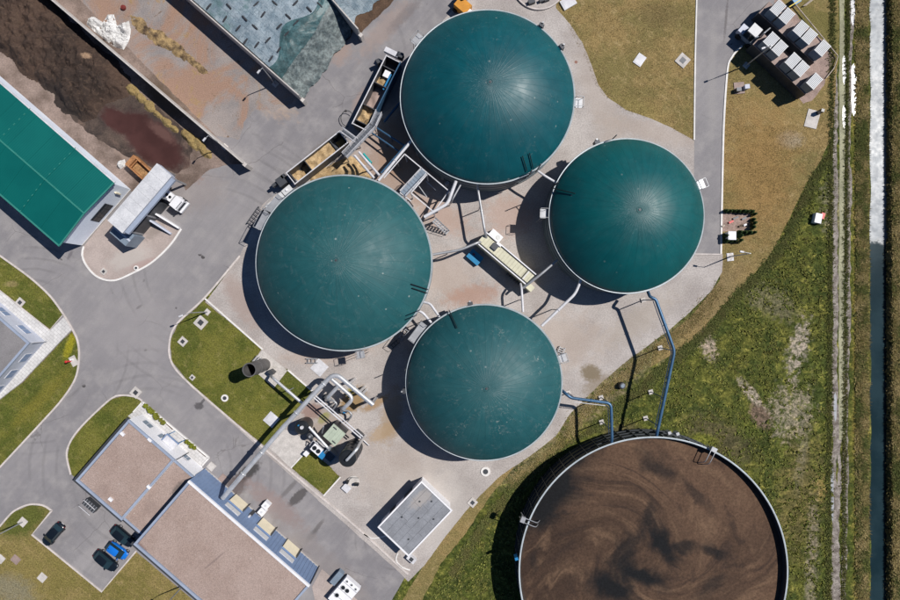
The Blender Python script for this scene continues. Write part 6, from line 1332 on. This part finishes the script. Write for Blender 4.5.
k = inside_np(x, y, MEADOW) & ~in_store(x, y) & ~((x > 832) & (x < 856)); dens = .35*vnoise(x, y, .06, 1)+.4*vnoise(x, y, .18, 2)+.25*vnoise(x, y, .5, 3)
pale = np.zeros(N); 
for bx_, by_, rx, ry in ((707,345,12,22),(757,408,11,24),(797,350,13,32),(790,415,22,26),(752,392,8,14)): pale = np.maximum(pale, np.exp(-(((x-bx_)/rx)**2+((y-by_)/ry)**2)))
k &= (dens+rng.uniform(-.12,.12,N)) > .46+.25*pale
h_ = rng.random(k.sum()) < .35; xx, yy = x[k], y[k]; tufts('meadow_weeds', xx[~h_], yy[~h_], .06, .26, m_tuft, 5, .10, 1.1); tufts('tall_weeds', xx[h_], yy[h_], .12, .42, m_weed, 7, .16, 1.0)
# lush edge along the mown lawn and down past the store
E = np.array([(826,158),(812,180),(796,213),(783,240),(770,261),(756,276),(739,292),(704,333),(676,356),(640,388),(612,412),(580,440),(548,462),(515,486),(490,514),(468,545),(450,575)]); X, Y = [], []
for a, b in zip(E[:-1], E[1:]):
    L = np.hypot(*(b-a)); n = int(L*14); f = rng.random(n); q = a+(b-a)*f[:,None]; X += list(q[:,0]+np.abs(rng.normal(0,4,n))-1); Y += list(q[:,1]+rng.normal(0,3,n))
X, Y = np.array(X), np.array(Y); k = ~in_store(X, Y); tufts('lush_edge_grass', X[k], Y[k], .1, .35, m_tuft, 5, .11, 1.1)
# reeds and dry grass on the canal banks
n = 26000; y = rng.uniform(-10,610,n); x = np.where(rng.random(n) < .6, rng.normal(862,4.5,n), rng.normal(895,3.5,n)); k = ~((x > 871.5) & (x < 889)) & (x > 855)
x, y = x[k], y[k]; dr = vnoise(x, y, .09, 9)+rng.uniform(-.25,.25,len(x)) > .45
tufts('dry_bank_grass', x[dr], y[dr], .1, .45, m_tuft_dry, 5, .10, 1.1); tufts('bank_grass', x[~dr], y[~dr], .1, .4, m_tuft, 5, .10, 1.1)
n = 5000; y = rng.uniform(-10,610,n); x = np.where(rng.random(n) < .6, 870.5+rng.normal(0,1.0,n)+1.2*np.sin(y*.09)*vnoise(x=y*0, y=y, s=.05, seed=4), 890.5+rng.normal(0,.8,n)); tufts('waterside_reeds', x, y, .2, .7, m_tuft_dry, 5, .09, .8)
n = 9000; y = rng.uniform(-10,610,n); x = np.concatenate([rng.normal(847.5,1.4,n//2), rng.normal(832,1.8,n-n//2)]); x -= 4*(y/600); tufts('track_verge_grass', x, y, .1, .35, m_tuft, 4, .09, .9)
# brown weeds along the yard's gravel edge
E = np.array([(716,284),(690,316),(664,338),(628,364),(600,388),(574,414),(558,438),(532,460),(505,480)]); X, Y = [], []
for a, b in zip(E[:-1], E[1:]):
    L = np.hypot(*(b-a)); n = int(L*16); f = rng.random(n); q = a+(b-a)*f[:,None]; X += list(q[:,0]+rng.normal(5,4,n)); Y += list(q[:,1]+rng.normal(4,4,n))
X, Y = np.array(X), np.array(Y); k = ~in_store(X, Y); tufts('dry_edge_weeds', X[k], Y[k], .08, .3, m_tuft_dry, 4, .07, .9)
# short turf on the lawns
LAWNS = [[(204,301),(262,349),(251,363),(287,369),(312,391),(296,412),(266,447),(235,422),(188,381),(172,361),(170.5,341),(178,324)], [(291.5,468),(304,455),(313,451),(340,477),(324,495)], [(67.5,456),(70,444),(78,432),(92,417),(112,399),(123,395.8),(136,397.5),(142,401.5),(133,412),(71,474)],
         [(0,256),(29,277),(48,294),(57,305),(63,314),(50,329.5),(0,290)], [(72,331),(77.5,342),(79,357),(75.5,378),(62,399),(40,424),(0,467),(0,400),(22,383),(62,341)]]
X, Y = [], []
for P in LAWNS:
    a = np.array(P); n = int((a[:,0].max()-a[:,0].min())*(a[:,1].max()-a[:,1].min())*1.1); x = rng.uniform(a[:,0].min(), a[:,0].max(), n); y = rng.uniform(a[:,1].min(), a[:,1].max(), n); k = inside_np(x, y, P) & (vnoise(x, y, .25, 5) > .35); X += list(x[k]); Y += list(y[k])
for P in LAWNS:                                                          # ragged growth along the kerbs
    for a, b in zip(P, P[1:]+P[:1]):
        L = math.hypot(b[0]-a[0], b[1]-a[1]); n = int(L*4); f = rng.random(n); X += list(a[0]+(b[0]-a[0])*f+rng.normal(0,.5,n)); Y += list(a[1]+(b[1]-a[1])*f+rng.normal(0,.5,n))
m_turf = grass_mat('turf_blades', ((.085,.10,.026),(.15,.145,.045),(.19,.17,.07)))
tufts('lawn_turf', np.array(X), np.array(Y), .05, .12, m_turf, 4, .04, 1.0)
DRY = [[(556,2),(694,0),(693,140),(672,130),(648,119),(622,110),(604,97),(594,82),(588,64),(576,42)], [(742,48),(835,110),(832,135),(822,158),(808,180),(792,213),(779,240),(766,261),(735,290),(724,272),(724,170),(727,75)], [(0,535),(33,536),(102,592),(136,553),(185,600),(0,600)]]
X, Y = [], []
for P in DRY:
    a = np.array(P); n = int((a[:,0].max()-a[:,0].min())*(a[:,1].max()-a[:,1].min())*.9); x = rng.uniform(a[:,0].min(), a[:,0].max(), n); y = rng.uniform(a[:,1].min(), a[:,1].max(), n); k = inside_np(x, y, P) & (vnoise(x, y, .2, 6)+.5*vnoise(x, y, .05, 8) > .62) & ~((x > 742) & (y < 125) & (y > (x-742)*1.05-20) & (x < 818)); X += list(x[k]); Y += list(y[k])
m_turf_dry = grass_mat('dry_turf_blades', ((.27,.195,.085),(.19,.155,.06),(.36,.27,.13)))
tufts('dry_turf', np.array(X), np.array(Y), .05, .14, m_turf_dry, 4, .045, 1.0)
